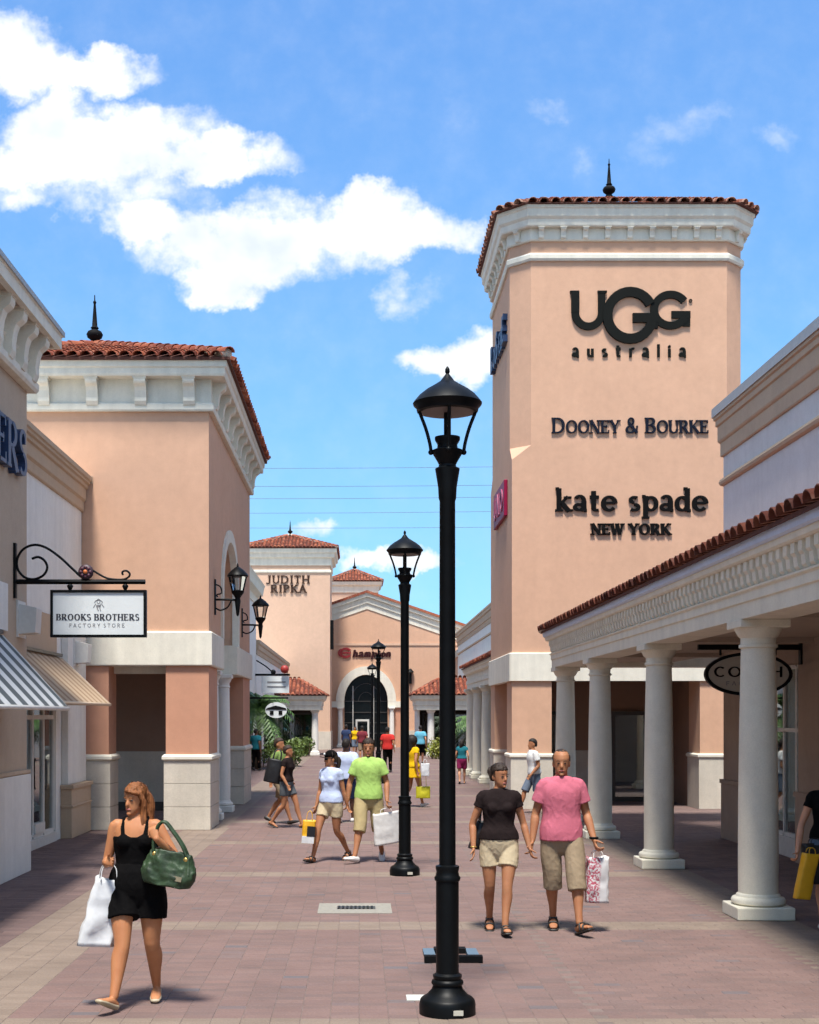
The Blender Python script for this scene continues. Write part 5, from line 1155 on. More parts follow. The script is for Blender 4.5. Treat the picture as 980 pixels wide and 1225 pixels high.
# ---- ground fittings
dr = thing('drain', 'pale concrete slab with dark slot drain in the brick paving', 'drain', (-.05, 15.0, 0))
y0, y1 = 14.64, 15.42
x0, x1 = -.46, .36
box('slab', CONC, dr, x0, x1, y0, y1, -.012, .006)
box('grate', FRAMED, dr, -.25, .18, 14.94, 15.16, .0065, .010)
for k in range(9): box('grate_bar', BLACK, dr, -.24 + k * .046, -.215 + k * .046, 14.95, 15.15, .0102, .016)
ub_ = thing('utility_frame', 'low black frame with blue corner plates set in paving behind the tall lamp', 'frame', (.82, 12.0, 0))
fy0, fy1, fx0, fx1 = 11.72, 12.28, .58, 1.07
box('front_bar', BLACKM, ub_, fx0 - .01, fx1 + .01, fy0 - .03, fy0 + .06, 0, .06); box('rear_bar', BLACKM, ub_, fx0 + .101, fx1 - .101, fy1 - .12, fy1, 0, .045)
BP = plain('blue_grey_plate', (.10, .15, .20), .6, spec=.2)
for x in (fx0, fx1 - .1): box('corner_plate', BP, ub_, x, x + .1, fy0 + .061, fy1, 0, .03)
cv = thing('cover_plate', 'small white square cover beside the tall lamp foot', 'cover', (.42, 10.25, 0)); box('plate', plain('white_cover', (.5, .5, .46), .6), cv, .36, .62, 10.13, 10.33, .0008, .008)

# ---- overhead wires far behind
for k, (z0, z1) in enumerate(((28.2, 29.0), (26.6, 27.2), (25.4, 26.2), (24.0, 24.9), (22.8, 23.2))):
    pts = [(-70 + 14 * i, 135 + k * .8, z0 + (z1 - z0) * i / 10 - 1.3 * (1 - ((i - 5) / 5) ** 2)) for i in range(11)]
    w_ = MB().tube(pts, .022, 5, 2).build('power_line', plain('cable_%d' % k, (.16, .19, .24), .6), origin=(0, 135, z0))
    tag(w_, ['highest', 'second highest', 'middle', 'second lowest', 'lowest'][k] + ' of the five thin power lines crossing the sky', 'cable', 'overhead power lines')

# ================================================================== PLANTS
def leaf_mat(name, c):
    m, nt, bs = mat_base(name); L = nt.links
    pos = pos_node(nt); n1 = nd(nt, 'ShaderNodeTexNoise'); n1.inputs['Scale'].default_value = 6; L.new(pos, n1.inputs['Vector'])
    cr = nd(nt, 'ShaderNodeValToRGB'); L.new(n1.outputs[0], cr.inputs[0]); cr.color_ramp.elements[0].position = .35; cr.color_ramp.elements[0].color = (c[0] * .5, c[1] * .55, c[2] * .5, 1); cr.color_ramp.elements[1].position = .65; cr.color_ramp.elements[1].color = (c[0] * 1.4, c[1] * 1.3, c[2], 1)
    L.new(cr.outputs[0], bs.inputs['Base Color']); bs.inputs['Roughness'].default_value = .55; MATS[name] = m; return m
LEAF = leaf_mat('palm_leaf', (.055, .12, .028)); BUSHM = leaf_mat('bush_leaf', (.10, .155, .035)); YBUSH = leaf_mat('lime_leaf', (.19, .21, .02)); TRUNK = plain('palm_trunk', (.16, .11, .07), .9, var=.3)
def palm(x, y, h, rad, label, nf=22, seed=1):
    rg = random.Random(seed); t = thing('palm_tree', label, 'palm tree', (x, y, 0), 'small palms')
    MB().tube([(x, y, 0), (x + .05, y, h * .5), (x, y, h)], [.14, .11, .10], 10, 3).build('trunk', TRUNK, t, smooth=True)
    m = MB()
    for i in range(nf):
        a = 2 * pi * i / nf + rg.uniform(-.2, .2); el = rg.uniform(-.35, 1.1); ln = rad * rg.uniform(.8, 1.1)
        pts = []
        for k in range(9):
            s_ = k / 8; r_ = ln * s_ * cos(el * (1 - s_ * .4)); z_ = h + ln * s_ * sin(el) - ln * .75 * s_ * s_
            pts.append(Vector((x + r_ * cos(a), y + r_ * sin(a), z_)))
        m.tube(pts, [.02] * 5 + [.012] * 4, 4)
        for k in range(1, 9):
            for q in (-1, 1):
                for j in (0, .5):
                    p = pts[k - 1].lerp(pts[k], j); d = (pts[k] - pts[k - 1]).normalized(); sd = d.cross(Vector((0, 0, 1))); sd = sd.normalized() if sd.length > .01 else Vector((1, 0, 0))
                    lw = .34 * rad * (1 - abs(k / 8 - .45) * 1.1); tip = p + sd * q * lw + d * lw * .55 + Vector((0, 0, -lw * .55 + rg.uniform(-.05, .05)))
                    wv = d * .06; m.add([p - wv, p + wv, tip], [(0, 1, 2)])
    m.build('crown', LEAF, t)
palm(-4.2, 55.4, 2.75, 1.75, 'small palm tree at the left kerb beyond the corner tower', 34, 3)
palm(5.9, 66.0, 1.8, 1.7, 'small palm tree behind the far right arcade', 24, 8)
def bush(x0, x1, y0, y1, h, label, mat, name='hedge', seed=1, n=2600, lf=.09):
    rg = random.Random(seed); t = thing(name, label, 'bush', ((x0 + x1) / 2, (y0 + y1) / 2, 0), 'clipped shrubs')
    m = MB(); cx, cy = (x0 + x1) / 2, (y0 + y1) / 2
    cl = [(rg.uniform(x0, x1), rg.uniform(y0, y1), rg.uniform(.25, .8) * h, rg.uniform(.25, .42) * h) for _ in range(16)]
    for i in range(n):
        c = rg.choice(cl); v = Vector((rg.gauss(0, 1), rg.gauss(0, 1), rg.gauss(0, 1))).normalized() * c[3] * rg.uniform(.55, 1.1)
        p = Vector((c[0], c[1], c[2])) + v
        if p.z < .02: continue
        d1 = Vector((rg.gauss(0, 1), rg.gauss(0, 1), rg.gauss(0, 1))).normalized(); d2 = d1.cross(Vector((rg.gauss(0, 1), rg.gauss(0, 1), rg.gauss(0, 1)))).normalized()
        s_ = lf * rg.uniform(.6, 1.2); m.add([p - d1 * s_, p - d2 * s_ * .4, p + d1 * s_, p + d2 * s_ * .4], [(0, 1, 2, 3)])
    m.build('foliage', mat, t)
    st = MB()
    for c in cl: st.tube([(c[0], c[1], 0), (c[0], c[1], c[2])], .02, 5)
    st.build('stems', TRUNK, t)
bush(-4.55, -2.75, 57.5, 59.2, 1.15, 'clipped green hedge under the small palm', BUSHM, seed=2)
bush(3.75, 4.7, 68.6, 69.6, 1.0, 'lime green shrub in front of the far right porch', YBUSH, 'shrub', 5, 1500)
bush(-3.5, -2.7, 73.2, 74.2, 1.0, 'dark green shrub before the porch column on the left', BUSHM, 'shrub', 7, 1500)

# ================================================================== PEOPLE
PEND = []        # meshes waiting for their voxel skin
def skinned(mb, name, mat, parent, voxel, smooth=4, wrinkle=0.0, seed=0, fold=14.0, off=None):
    me = mb.mesh(name); me.materials.append(mat); o = link(name, me, parent)
    r_ = o.modifiers.new('skin', 'REMESH'); r_.mode = 'VOXEL'; r_.voxel_size = voxel; r_.use_smooth_shade = True
    s_ = o.modifiers.new('soft', 'SMOOTH'); s_.factor = .5; s_.iterations = smooth
    PEND.append((o, wrinkle, seed, fold)); return o
def finish_skins():
    dg = bpy.context.evaluated_depsgraph_get()
    for o, wr, seed, fold in PEND:
        me = bpy.data.meshes.new_from_object(o.evaluated_get(dg)); old = o.data
        o.modifiers.clear(); me.name = old.name; o.data = me
        if not me.materials: me.materials.append(old.materials[0])
        bpy.data.meshes.remove(old)
        if wr:
            sv_ = Vector((seed * 3.1, seed * 1.7, seed * .9))
            nn = [v.normal.copy() for v in me.vertices]
            for v, n_ in zip(me.vertices, nn):
                p = v.co; q = Vector((p.x * fold, p.y * fold, p.z * fold * (.55 if fold < 30 else .14))) + sv_
                n1_ = noise.noise(q); n2_ = noise.noise(Vector((q.x * 1.7 + q.z * .8, q.y * 1.7, q.z * 2.2)) + Vector((5, 2, 1))); v.co = p + n_ * (wr * (1.2 * n1_ + .95 * (1 - abs(n2_)) ** 4 - .35))
        me.polygons.foreach_set('use_smooth', [True] * len(me.polygons))
    PEND.clear()
SKIN_T = skin_mat('tanned_skin', (.44, .195, .090)); SKIN_M = skin_mat('medium_skin', (.37, .168, .085)); SKIN_L = skin_mat('light_skin', (.52, .27, .165)); SKIN_D = skin_mat('dark_skin', (.16, .08, .05))
HAIR_R = hair_mat('auburn_hair', (.23, .085, .028)); HAIR_B = hair_mat('black_hair', (.016, .012, .010)); HAIR_DB = hair_mat('dark_brown_hair', (.035, .022, .016))
EYE = plain('eye_dark', (.015, .010, .008), .2); EYEW = plain('eye_white', (.15, .12, .10), .6); LIP = plain('lip', (.34, .10, .085), .45)
HEADR = [(0, .020, -.078, -.034), (.018, .040, -.090, -.012), (.045, .056, -.094, .035), (.08, .065, -.094, .078), (.115, .071, -.092, .094), (.155, .075, -.094, .10), (.19, .070, -.082, .092), (.215, .054, -.06, .07), (.232, .028, -.03, .04)]
def ring_xy(w, f, b, z, n=18):
    c = (f + b) / 2; h = (b - f) / 2
    return [Vector((w * cos(2 * pi * k / n), c + h * sin(2 * pi * k / n), z)) for k in range(n)]
def hand(m, wrist, d, s, curl, size=1.0, thumb=1):
    """palm, four fingers of unequal length and a thumb from the side of the palm; d along the hand, s across (towards the thumb), fingers close towards n"""
    d = d.normalized(); s = (s - d * s.dot(d)).normalized(); n = d.cross(s) * thumb
    k = size
    m.limb([wrist - d * .01 * k, wrist + d * .03 * k, wrist + d * .085 * k], [(.026 * k, .018 * k), (.037 * k, .016 * k), (.040 * k, .014 * k)], 12, s, 3)
    for j, (off, ln) in enumerate(((.031, .070), (.0105, .080), (-.0105, .074), (-.031, .058))):
        p = wrist + d * (.085 * k) + s * off * k; a = .15 + curl * .3; pts = [p - d * .015 * k, p]; dd = d
        for q in range(3):
            aa = a * (1 + q * .9) ; dd = (d * cos(aa) + n * sin(aa)).normalized(); p = p + dd * (ln * k * (.42, .32, .26)[q]); pts.append(p)
        m.limb(pts, [.0092 * k, .0095 * k, .0088 * k, .008 * k, .0068 * k], 8, s, 2)
    p = wrist + d * .025 * k + s * .030 * k; t1 = (d * .62 + s * .75 + n * .25 * (1 + curl)).normalized(); t2 = (d * .9 + s * .15 + n * (.3 + .4 * curl)).normalized()
    m.limb([p - s * .01 * k, p + t1 * .032 * k, p + t1 * .034 * k + t2 * .030 * k, p + t1 * .034 * k + t2 * .052 * k], [.014 * k, .0115 * k, .0098 * k, .0075 * k], 8, d, 2)
def person(label, x, y, rz, H, sex, pose, top, bottom, skin, hair, hairstyle, voxel=.0085, group='shoppers in the street', shoes='sandal', shoe_mat=None, seed=1, extra=None):
    t = thing('person', label, 'person', (0, 0, 0), group); OFF[t] = Vector((0, 0, 0))
    f = sex == 'f'; K = H / 1.70
    Z = lambda v: Vector(v) * K
    lx, ly = pose.get('lean', (0, 0)); near = voxel < .012
    sw = pose.get('sw', .158 if f else .185)
    def sp(z): q = max(0, min(1, (z - .9) / .5)); return Vector((lx * q, ly * q, z))
    if f: TR = [(.80, .125, .095), (.86, .162, .112), (.93, .172, .118), (1.0, .155, .108), (1.08, .130, .092), (1.17, .138, .098), (1.26, .150, .108), (1.34, .156, .094), (1.395, .125, .072), (1.43, .062, .055)]
    else: TR = [(.80, .13, .095), (.86, .158, .108), (.93, .165, .115), (1.0, .160, .112), (1.08, .155, .108), (1.17, .163, .112), (1.26, .174, .118), (1.34, .168, .102), (1.395, .120, .078), (1.43, .068, .062)]
    gx = pose.get('girth', 1.0); TR = [(z, a_ * (gx if z < 1.3 else (1 + (gx - 1) * .4)), b_ * gx) for z, a_, b_ in TR]
    def torso(m, z0, z1, off=0.0, po=2.2, flare=0.0, n=22, flat=(False, False), least=None):
        zs_ = [z0] + [z for z, _, _ in TR if z0 + .02 < z < z1 - .02] + [z1]; P = []; RR = []
        for z in zs_:
            for i in range(len(TR) - 1):
                if TR[i][0] <= z <= TR[i + 1][0] or (i == len(TR) - 2 and z > TR[-1][0]) or (i == 0 and z < TR[0][0]):
                    q = (z - TR[i][0]) / (TR[i + 1][0] - TR[i][0]); q = max(0, min(1, q)); a_ = TR[i][1] + (TR[i + 1][1] - TR[i][1]) * q; b_ = TR[i][2] + (TR[i + 1][2] - TR[i][2]) * q; break
            e_ = off + flare * max(0, (1.0 - z)); P.append(sp(z) * K); a2, b2_ = a_ + e_, b_ + e_
            if least and z < 1.06: a2 = max(a2, least[0] * (1 - .12 * max(0, (z - .95) / .11))); b2_ = max(b2_, least[1] * (1 - .12 * max(0, (z - .95) / .11)))
            RR.append((a2 * K, b2_ * K))
        m.limb(P, RR, n, (1, 0, 0), 3, po, flat)
    hipx = .088; J = {}
    for sd, sg_ in (('r', -1), ('l', 1)):
        J[sd + 'h'] = Vector((sg_ * hipx, 0, .90)); J[sd + 's'] = sp(1.358) + Vector((sg_ * sw, 0, 0))
        for q in 'kaew': J[sd + q] = Vector(pose[sd + q])
    b = MB(); torso(b, .80, 1.43)
    if f:
        for sg_ in (-1, 1): b.ball((sp(1.245) + Vector((sg_ * .068, -.082, 0))) * K, .062 * K, .052 * K, .062 * K)
    b.limb([sp(1.38) * K, (sp(1.43) + Vector((0, -.002, 0))) * K, (sp(1.50) + Vector((0, -.012, 0))) * K], [.062 * K if f else .075 * K, .048 * K if f else .058 * K, .048 * K if f else .056 * K], 14)
    lm = pose.get('leg', 1.0); toes = {}
    for sd, sg_ in (('r', -1), ('l', 1)):
        h, k_, a_ = J[sd + 'h'], J[sd + 'k'], J[sd + 'a']
        mid = h.lerp(k_, .45) + Vector((sg_ * .012, -.01, 0)); cf = k_.lerp(a_, .30) + Vector((sg_ * .006, .014, 0)); lw_ = k_.lerp(a_, .7) + Vector((0, .006, 0))
        b.limb([h * K, mid * K, k_ * K, cf * K, lw_ * K, a_ * K], [.088 * K, (.079 if f else .078) * K * lm, .053 * K * lm, (.054 if f else .056) * K * lm, .038 * K * lm, .033 * K], 16, (1, 0, 0), 4)
        b.ball((k_ + Vector((0, -.014, .005))) * K, .040 * K)
        yaw, pit = pose.get(sd + 't', (0, 0)); d = Vector((sin(R(yaw)) * cos(R(pit)), -cos(R(yaw)) * cos(R(pit)), sin(R(pit)))); s_ = Vector((cos(R(yaw)), sin(R(yaw)), 0)); u_ = s_.cross(d) * -1
        if u_.z < 0: u_ = -u_
        toes[sd] = (a_, d, s_, u_)
        b.limb([(a_ - d * .045 - u_ * .048) * K, (a_ + d * .02 - u_ * .040) * K, (a_ + d * .095 - u_ * .052) * K, (a_ + d * .155 - u_ * .060) * K], [(.030 * K, .032 * K), (.034 * K, .036 * K), (.042 * K, .022 * K), (.032 * K, .014 * K)], 12, s_, 3)
        s0, e_, w_ = J[sd + 's'], J[sd + 'e'], J[sd + 'w']
        r0 = 1.0 if f else 1.12
        b.limb([(s0 + Vector((-sg_ * .05, 0, .0))) * K, s0 * K, s0.lerp(e_, .45) * K, e_ * K, e_.lerp(w_, .3) * K, w_ * K], [.045 * K, .050 * K * r0, .043 * K * r0, .034 * K * r0, .037 * K * r0, .0245 * K * r0], 14, (0, 1, 0), 4)
        hd = pose.get(sd + 'hd'); hd = Vector(hd) if hd else (w_ - e_); hs = Vector(pose.get(sd + 'hs', (0, -1, 0)))
        hand(b, w_ * K, hd, hs, pose.get(sd + 'c', .8), K * (.92 if f else 1.02), thumb=1 if sd == 'r' else -1)
    # head
    yaw, pit = pose.get('head', (0, 0)); hk = K * (.97 if f else 1.0)
    HM = Matrix.Translation((sp(1.452) + Vector((0, -.004, 0))) * K) @ Matrix.Rotation(R(yaw), 4, 'Z') @ Matrix.Rotation(R(pit), 4, 'X') @ Matrix.Scale(hk, 4)
    hm = MB(); hm.loft([ring_xy(w, f_, b_, z) for z, w, f_, b_ in HEADR])
    hm.limb([(0, -.088, .118), (0, -.104, .088), (0, -.106, .078)], [(.008, .008), (.013, .012), (.016, .010)], 8, (1, 0, 0), 2)
    hm.ball((0, -.088, .012), .022, .016, .016, 10, 6)
    for sg_ in (-1, 1):
        hm.ball((sg_ * .074, .012, .098), .010, .020, .031, 10, 6)
    hm.xf(HM); b.merge(hm)
    skinned(b, 'body', skin, t, voxel, 3)
    if near:
        for sg_ in (-1, 1):
            ew = MB().ball((sg_ * .031, -.0815, .117), .0110, .0095, .0058, 10, 6).xf(HM).build('eye', EYEW, t, smooth=True)
            MB().ball((sg_ * .031, -.0895, .117), .0065, .004, .0065, 8, 5).xf(HM).build('iris', EYE, ew, smooth=True)
            MB().tube([(sg_ * .016, -.0955, .134), (sg_ * .032, -.0945, .139), (sg_ * .048, -.086, .135)], .0032, 6, 2).xf(HM).build('eyebrow', hair, t, smooth=True)
        MB().limb([(-.023, -.0905, .046), (0, -.098, .048), (.023, -.0905, .046)], [(.004, .004), (.008, .008), (.004, .004)], 8, (0, 0, 1), 3).xf(HM).build('mouth', LIP, t, smooth=True)
    # hair
    hr = MB()
    if hairstyle != 'bald':
        hr.loft([ring_xy(w, f_, b_, z) for z, w, f_, b_ in ((.055, .055, .045, .096), (.085, .073, .020, .108), (.12, .081, .002, .113), (.155, .084, -.045, .115), (.182, .081, -.094, .110), (.212, .066, -.080, .094), (.238, .040, -.05, .062), (.25, .015, -.02, .03))])
    else:
        hr.loft([ring_xy(w, f_, b_, z) for z, w, f_, b_ in ((.06, .05, .05, .092), (.09, .072, .03, .100), (.13, .078, .018, .105), (.17, .0765, .0, .105), (.20, .066, -.045, .092), (.225, .044, -.05, .065), (.238, .02, -.02, .03))])
    if hairstyle == 'bun': hr.ball((0, .125, .150), .050, .045, .048)
    if hairstyle == 'pony': hr.limb([(0, .10, .13), (0, .135, .10), (0, .13, .02), (0, .11, -.06)], [.030, .036, .032, .016], 10)
    if hairstyle == 'long':
        hr.limb([(.0, .04, .19), (.02, .085, .09), (.035, .085, .0), (.05, .075, -.09), (.05, .06, -.15)], [(.075, .055), (.085, .050), (.075, .042), (.05, .032), (.025, .02)], 14, (1, 0, 0), 4)
        hr.limb([(-.062, -.03, .17), (-.078, -.005, .10), (-.07, .01, .02), (-.055, .03, -.04)], [.022, .022, .022, .018], 10); hr.limb([(.062, -.035, .17), (.082, -.005, .10), (.08, .0, .02), (.085, -.02, -.06), (.075, -.035, -.12)], [.022, .026, .026, .022, .012], 10)
        hr.limb([(-.02, -.085, .19), (.03, -.088, .185), (.07, -.05, .165)], [.016, .018, .018], 8)
    if hairstyle == 'afro': hr.ball((0, .035, .13), .145, .14, .145); hr.limb([(0, .08, .1), (0, .1, -.1)], [.11, .08], 12)
    hr.xf(HM); skinned(hr, 'hair', hair, t, max(voxel * .8, .0055), 2, .006 if near else 0, seed, 42)
    if near and hairstyle in ('long', 'bun', 'short', 'pony', 'bald'):
        rg = random.Random(seed); st = MB(); cnt = {'long': 260, 'bun': 150, 'short': 190, 'pony': 120, 'bald': 90}[hairstyle]
        for i in range(cnt):
            a = rg.uniform(-.15, 1.15) * pi; lo = {'long': rg.uniform(-.20, .02), 'bun': rg.uniform(.09, .12), 'pony': rg.uniform(.07, .11), 'short': rg.uniform(.07, .13), 'bald': rg.uniform(.08, .12)}[hairstyle]
            if hairstyle == 'long': a = rg.uniform(-.08, 1.08) * pi
            z0 = rg.uniform(.19, .25) if hairstyle != 'bald' else rg.uniform(.13, .17); pts = []; ph = rg.uniform(0, 6.28); jit = rg.uniform(.006, .017)
            for k in range(9):
                q = k / 8; z = z0 + (lo - z0) * q; rr_ = [r for r in HEADR if r[0] <= max(z, 0)][-1]; w_, f_, b_ = rr_[1], rr_[2], rr_[3]
                if z < .06: w_, f_, b_ = .066 - max(0, -z) * .12, -.06, .085
                aa = a + .25 * sin(ph + q * 3) * .4; fr2 = 1.0 - .25 * max(0, -sin(aa))
                pts.append(Vector(((w_ + jit) * cos(aa), (f_ + b_) / 2 + ((b_ - f_) / 2 + jit) * sin(aa) * (1 if sin(aa) > 0 else .35), z + .004 * sin(ph * 3 + q * 9))))
            for k in range(8):
                sd_ = Vector((-sin(a), cos(a), 0)) * (.0026 * (1.15 - k / 8)); sd2 = Vector((-sin(a), cos(a), 0)) * (.0026 * (1.15 - (k + 1) / 8)); st.add([pts[k] - sd_, pts[k] + sd_, pts[k + 1] + sd2, pts[k + 1] - sd2], [(0, 1, 2, 3)])
        hs2 = st.xf(HM).build('hair_strands', hair, t); hs2['kind'] = 'stuff'
    # top
    kind, mat, hem = top; wr = .0036 if near else 0
    c = MB(); slv = {'tee': .62, 'cap': .40, 'tank': 0, 'dress': .35, 'romper': 0}[kind]
    if kind in ('tee', 'cap', 'dress'):
        c.limb([sp(1.345) * K, sp(1.39) * K, (sp(1.43) + Vector((0, .006, 0))) * K], [((.160 if f else .178) * K, (.105 if f else .118) * K), ((.142 if f else .142) * K, (.096 if f else .102) * K), ((.092 if f else .092) * K, (.080 if f else .086) * K)], 20, (1, 0, 0), 3, 2.1, (False, True))
        torso(c, hem, 1.40, .020 if kind == 'cap' else .024, 2.25, 0, 26, (True, True), (.205 * gx, .150 * gx) if kind != 'cap' else (.196 * gx, .140 * gx))
        if f:
            for sg_ in (-1, 1): c.ball((sp(1.245) + Vector((sg_ * .064, -.080, 0))) * K, .074 * K, .064 * K, .074 * K)
            c.limb([(sp(1.24) + Vector((-.075, -.100, 0))) * K, (sp(1.24) + Vector((.075, -.100, 0))) * K], [.036 * K, .036 * K], 10, (0, 0, 1), 2)
        for sd, sg_ in (('r', -1), ('l', 1)):
            s0, e_ = J[sd + 's'], J[sd + 'e']; q = s0.lerp(e_, slv); r1 = (.054 if f else .064) + (.007 if kind == 'tee' else 0)
            c.limb([(s0 + Vector((-sg_ * .085, 0, .004))) * K, s0 * K, s0.lerp(e_, slv * .55) * K, q * K], [.064 * K, (.060 if f else .064) * K, r1 * 1.02 * K, r1 * 1.08 * K], 16, (0, 1, 0), 3, 2.0, (False, True))
    elif kind in ('tank', 'romper'):
        torso(c, hem, 1.285, .014, 2.1, 0, 22, (False, True))
        for sg_ in (-1, 1):
            c.ball((sp(1.245) + Vector((sg_ * .067, -.084, .0))) * K, .070 * K, .058 * K, .066 * K)
            c.limb([(sp(1.27) + Vector((sg_ * .080, -.105, 0))) * K, (sp(1.35) + Vector((sg_ * .088, -.085, 0))) * K, (sp(1.428) + Vector((sg_ * .082, -.01, 0))) * K, (sp(1.37) + Vector((sg_ * .085, .075, 0))) * K, (sp(1.27) + Vector((sg_ * .08, .10, 0))) * K], [(.020 * K, .010 * K)] * 5, 8, (1, 0, 0), 3)
    if kind == 'dress':
        c.limb([Vector((0, 0, 1.0)) * K, Vector((0, 0, .85)) * K, Vector((0, 0, bottom[2])) * K], [(.17 * K, .13 * K), (.20 * K, .16 * K), (.22 * K, .19 * K)], 20, (1, 0, 0), 3, 2.0, (False, True))
    skinned(c, 'dress' if kind == 'dress' else ('top' if f else 'shirt'), mat, t, voxel * 1.05, 4, wr, seed, 7.0)
    # bottom
    bk, bmat, bz = bottom
    if bk in ('shorts', 'trousers', 'wide'):
        c = MB(); torso(c, .785, 1.02, .014 if bk != 'wide' else .028, 2.3)
        for sd, sg_ in (('r', -1), ('l', 1)):
            h, k_, a_ = J[sd + 'h'], J[sd + 'k'], J[sd + 'a']
            if bk == 'trousers':
                c.limb([h * K, h.lerp(k_, .5) * K, k_ * K, k_.lerp(a_, .5) * K, (a_ + Vector((0, 0, .0))) * K], [.100 * K, .092 * K, .074 * K, .066 * K, .062 * K], 16, (1, 0, 0), 3, 2.0, (False, True))
            else:
                fr_ = (.90 - bz) / max(.05, (.90 - k_.z)); wd = {'shorts': .098 if f else .097, 'wide': .126}[bk]
                if fr_ <= 1: end = h.lerp(k_, fr_)
                else: end = k_.lerp(a_, (k_.z - bz) / max(.05, k_.z - a_.z))
                pts = [h + Vector((sg_ * .008, 0, .02)), h.lerp(k_, min(.45, fr_ * .5)) + Vector((sg_ * .012, 0, 0))] + ([k_.lerp(h, .15)] if fr_ > 1 else []) + [end]
                rr_ = [.096 if bk == 'shorts' else .120, wd] + ([wd * .93] if fr_ > 1 else []) + [wd * (1.0 if fr_ < 1 else .90)]
                c.limb([p * K for p in pts], [q * K for q in rr_], 18, (1, 0, 0), 4, 2.0, (False, True))
        skinned(c, {'wide': 'shorts'}.get(bk, bk), bmat, t, voxel * 1.05, 3, wr * .9, seed + 4, 10)
    elif bk == 'skirt':
        c = MB(); c.limb([Vector((0, 0, 1.02)) * K, Vector((0, 0, .88)) * K, Vector((0, 0, bz)) * K], [(.15 * K, .115 * K), (.185 * K, .145 * K), (.21 * K, .18 * K)], 20, (1, 0, 0), 3); skinned(c, 'skirt', bmat, t, voxel, 2, wr, seed)
    # shoes
    sm = shoe_mat or BLACKM
    for sd in 'rl':
        a_, d, s_, u_ = toes[sd]
        P = lambda f_, h_, w_=0: (a_ + d * f_ + u_ * h_ + s_ * w_) * K
        if shoes == 'flat':
            c = MB(); c.limb([P(-.050, -.060), P(.02, -.064), P(.10, -.064), P(.165, -.067)], [(.036 * K, .026 * K), (.039 * K, .024 * K), (.047 * K, .022 * K), (.035 * K, .015 * K)], 14, s_, 3)
            so_ = skinned(c, 'shoe', sm, t, .007 if near else .015, 2)
        elif shoes == 'sandal':
            c = MB()
            for (w_, f0) in ((.0, 0),): c.limb([P(-.055, -.088), P(.03, -.086), P(.10, -.084), P(.17, -.080)], [(.036 * K, .012 * K), (.038 * K, .012 * K), (.047 * K, .012 * K), (.036 * K, .011 * K)], 14, s_, 3, 2.6)
            so_ = c.build('sandal', sm, t, smooth=True)
            if near:
                st = MB()
                for f_, hh, ww in ((.105, -.026, .047), (.05, -.006, .044)):
                    st.tube([P(f_, -.080, -ww), P(f_ - .008, hh - .006, -ww * .75), P(f_ - .012, hh, 0), P(f_ - .008, hh - .006, ww * .75), P(f_, -.080, ww)], .0085 * K, 6, 3)
                st.tube([P(-.01, -.02, -.036), P(-.055, -.015, 0), P(-.01, -.02, .036), P(.04, -.005, 0), P(-.01, -.02, -.036)], .007 * K, 6, 3)
                st.build('strap', sm, so_, smooth=True)
        else:
            c = MB(); c.limb([P(-.055, -.050), P(.0, -.048), P(.08, -.055), P(.165, -.062)], [(.040 * K, .042 * K), (.043 * K, .046 * K), (.050 * K, .032 * K), (.038 * K, .020 * K)], 14, s_, 3); skinned(c, 'shoe', sm, t, .008 if near else .015, 2)
    if extra: extra(t, K, HM, sp)
    t.location = (x, y, 0); t.rotation_euler = (0, 0, R(rz)); return t
def walk(r_fwd=True, st=.28, arm=.16, w=.0, hz=.84, **kw):
    """mid-stride body; r_fwd: right leg leads"""
    p = {}
    a, b_ = ('r', 'l') if r_fwd else ('l', 'r'); sg = {'r': -1, 'l': 1}
    p[a + 'k'] = (sg[a] * .09, -st * .62, .49); p[a + 'a'] = (sg[a] * .085, -st, .095); p[b_ + 'k'] = (sg[b_] * .095, .02, .475); p[b_ + 'a'] = (sg[b_] * .085, st * .92, .135)
    p[a + 't'] = (sg[a] * 6, 12); p[b_ + 't'] = (sg[b_] * 6, -22)
    p[a + 'e'] = (sg[a] * (.235 + w), .10, 1.10); p[a + 'w'] = (sg[a] * (.25 + w), arm * .6, hz + .02); p[b_ + 'e'] = (sg[b_] * (.235 + w), .01, 1.09); p[b_ + 'w'] = (sg[b_] * (.25 + w), -arm, hz + .04)
    p.update(kw); return p
F_BLACK = fabric('black_jersey', (.0035, .0032, .0035)); F_BROWN = fabric('brown_black_tee', (.018, .012, .012)); F_PINK = fabric('pink_tee', (.50, .135, .185)); F_KHAKI = fabric('khaki_cotton', (.27, .205, .135)); F_BEIGE = fabric('beige_cotton', (.47, .385, .255))
F_LIME = fabric('lime_tee', (.36, .55, .145)); F_SKY = fabric('pale_blue_tee', (.46, .53, .72)); F_TANS = fabric('tan_shorts', (.37, .29, .15)); F_GREY = fabric('grey_shorts', (.085, .095, .105)); F_GREEN = fabric('green_tee', (.16, .23, .07))
F_YEL = fabric('yellow_dress', (.66, .40, .01)); F_WHITE = fabric('white_tee', (.70, .70, .68)); F_NAVY = fabric('navy_cloth', (.03, .045, .10)); F_RED = fabric('red_tee', (.50, .035, .03)); F_TEAL = fabric('teal_tee', (.02, .15, .19)); F_MAG = fabric('magenta_shorts', (.22, .02, .08)); F_CYAN = fabric('light_blue_tee', (.12, .38, .52)); F_JEAN = fabric('grey_denim', (.12, .15, .20)); F_MAROON = fabric('maroon_tee', (.17, .03, .04))
GOLD = plain('gold', (.6, .4, .12), .35, .8); SHOE_T = plain('pale_tan_shoe', (.38, .32, .22), .5); SHOE_W = plain('white_shoe', (.62, .60, .58), .5); SHOE_K = plain('black_shoe', (.016, .014, .013), .5)

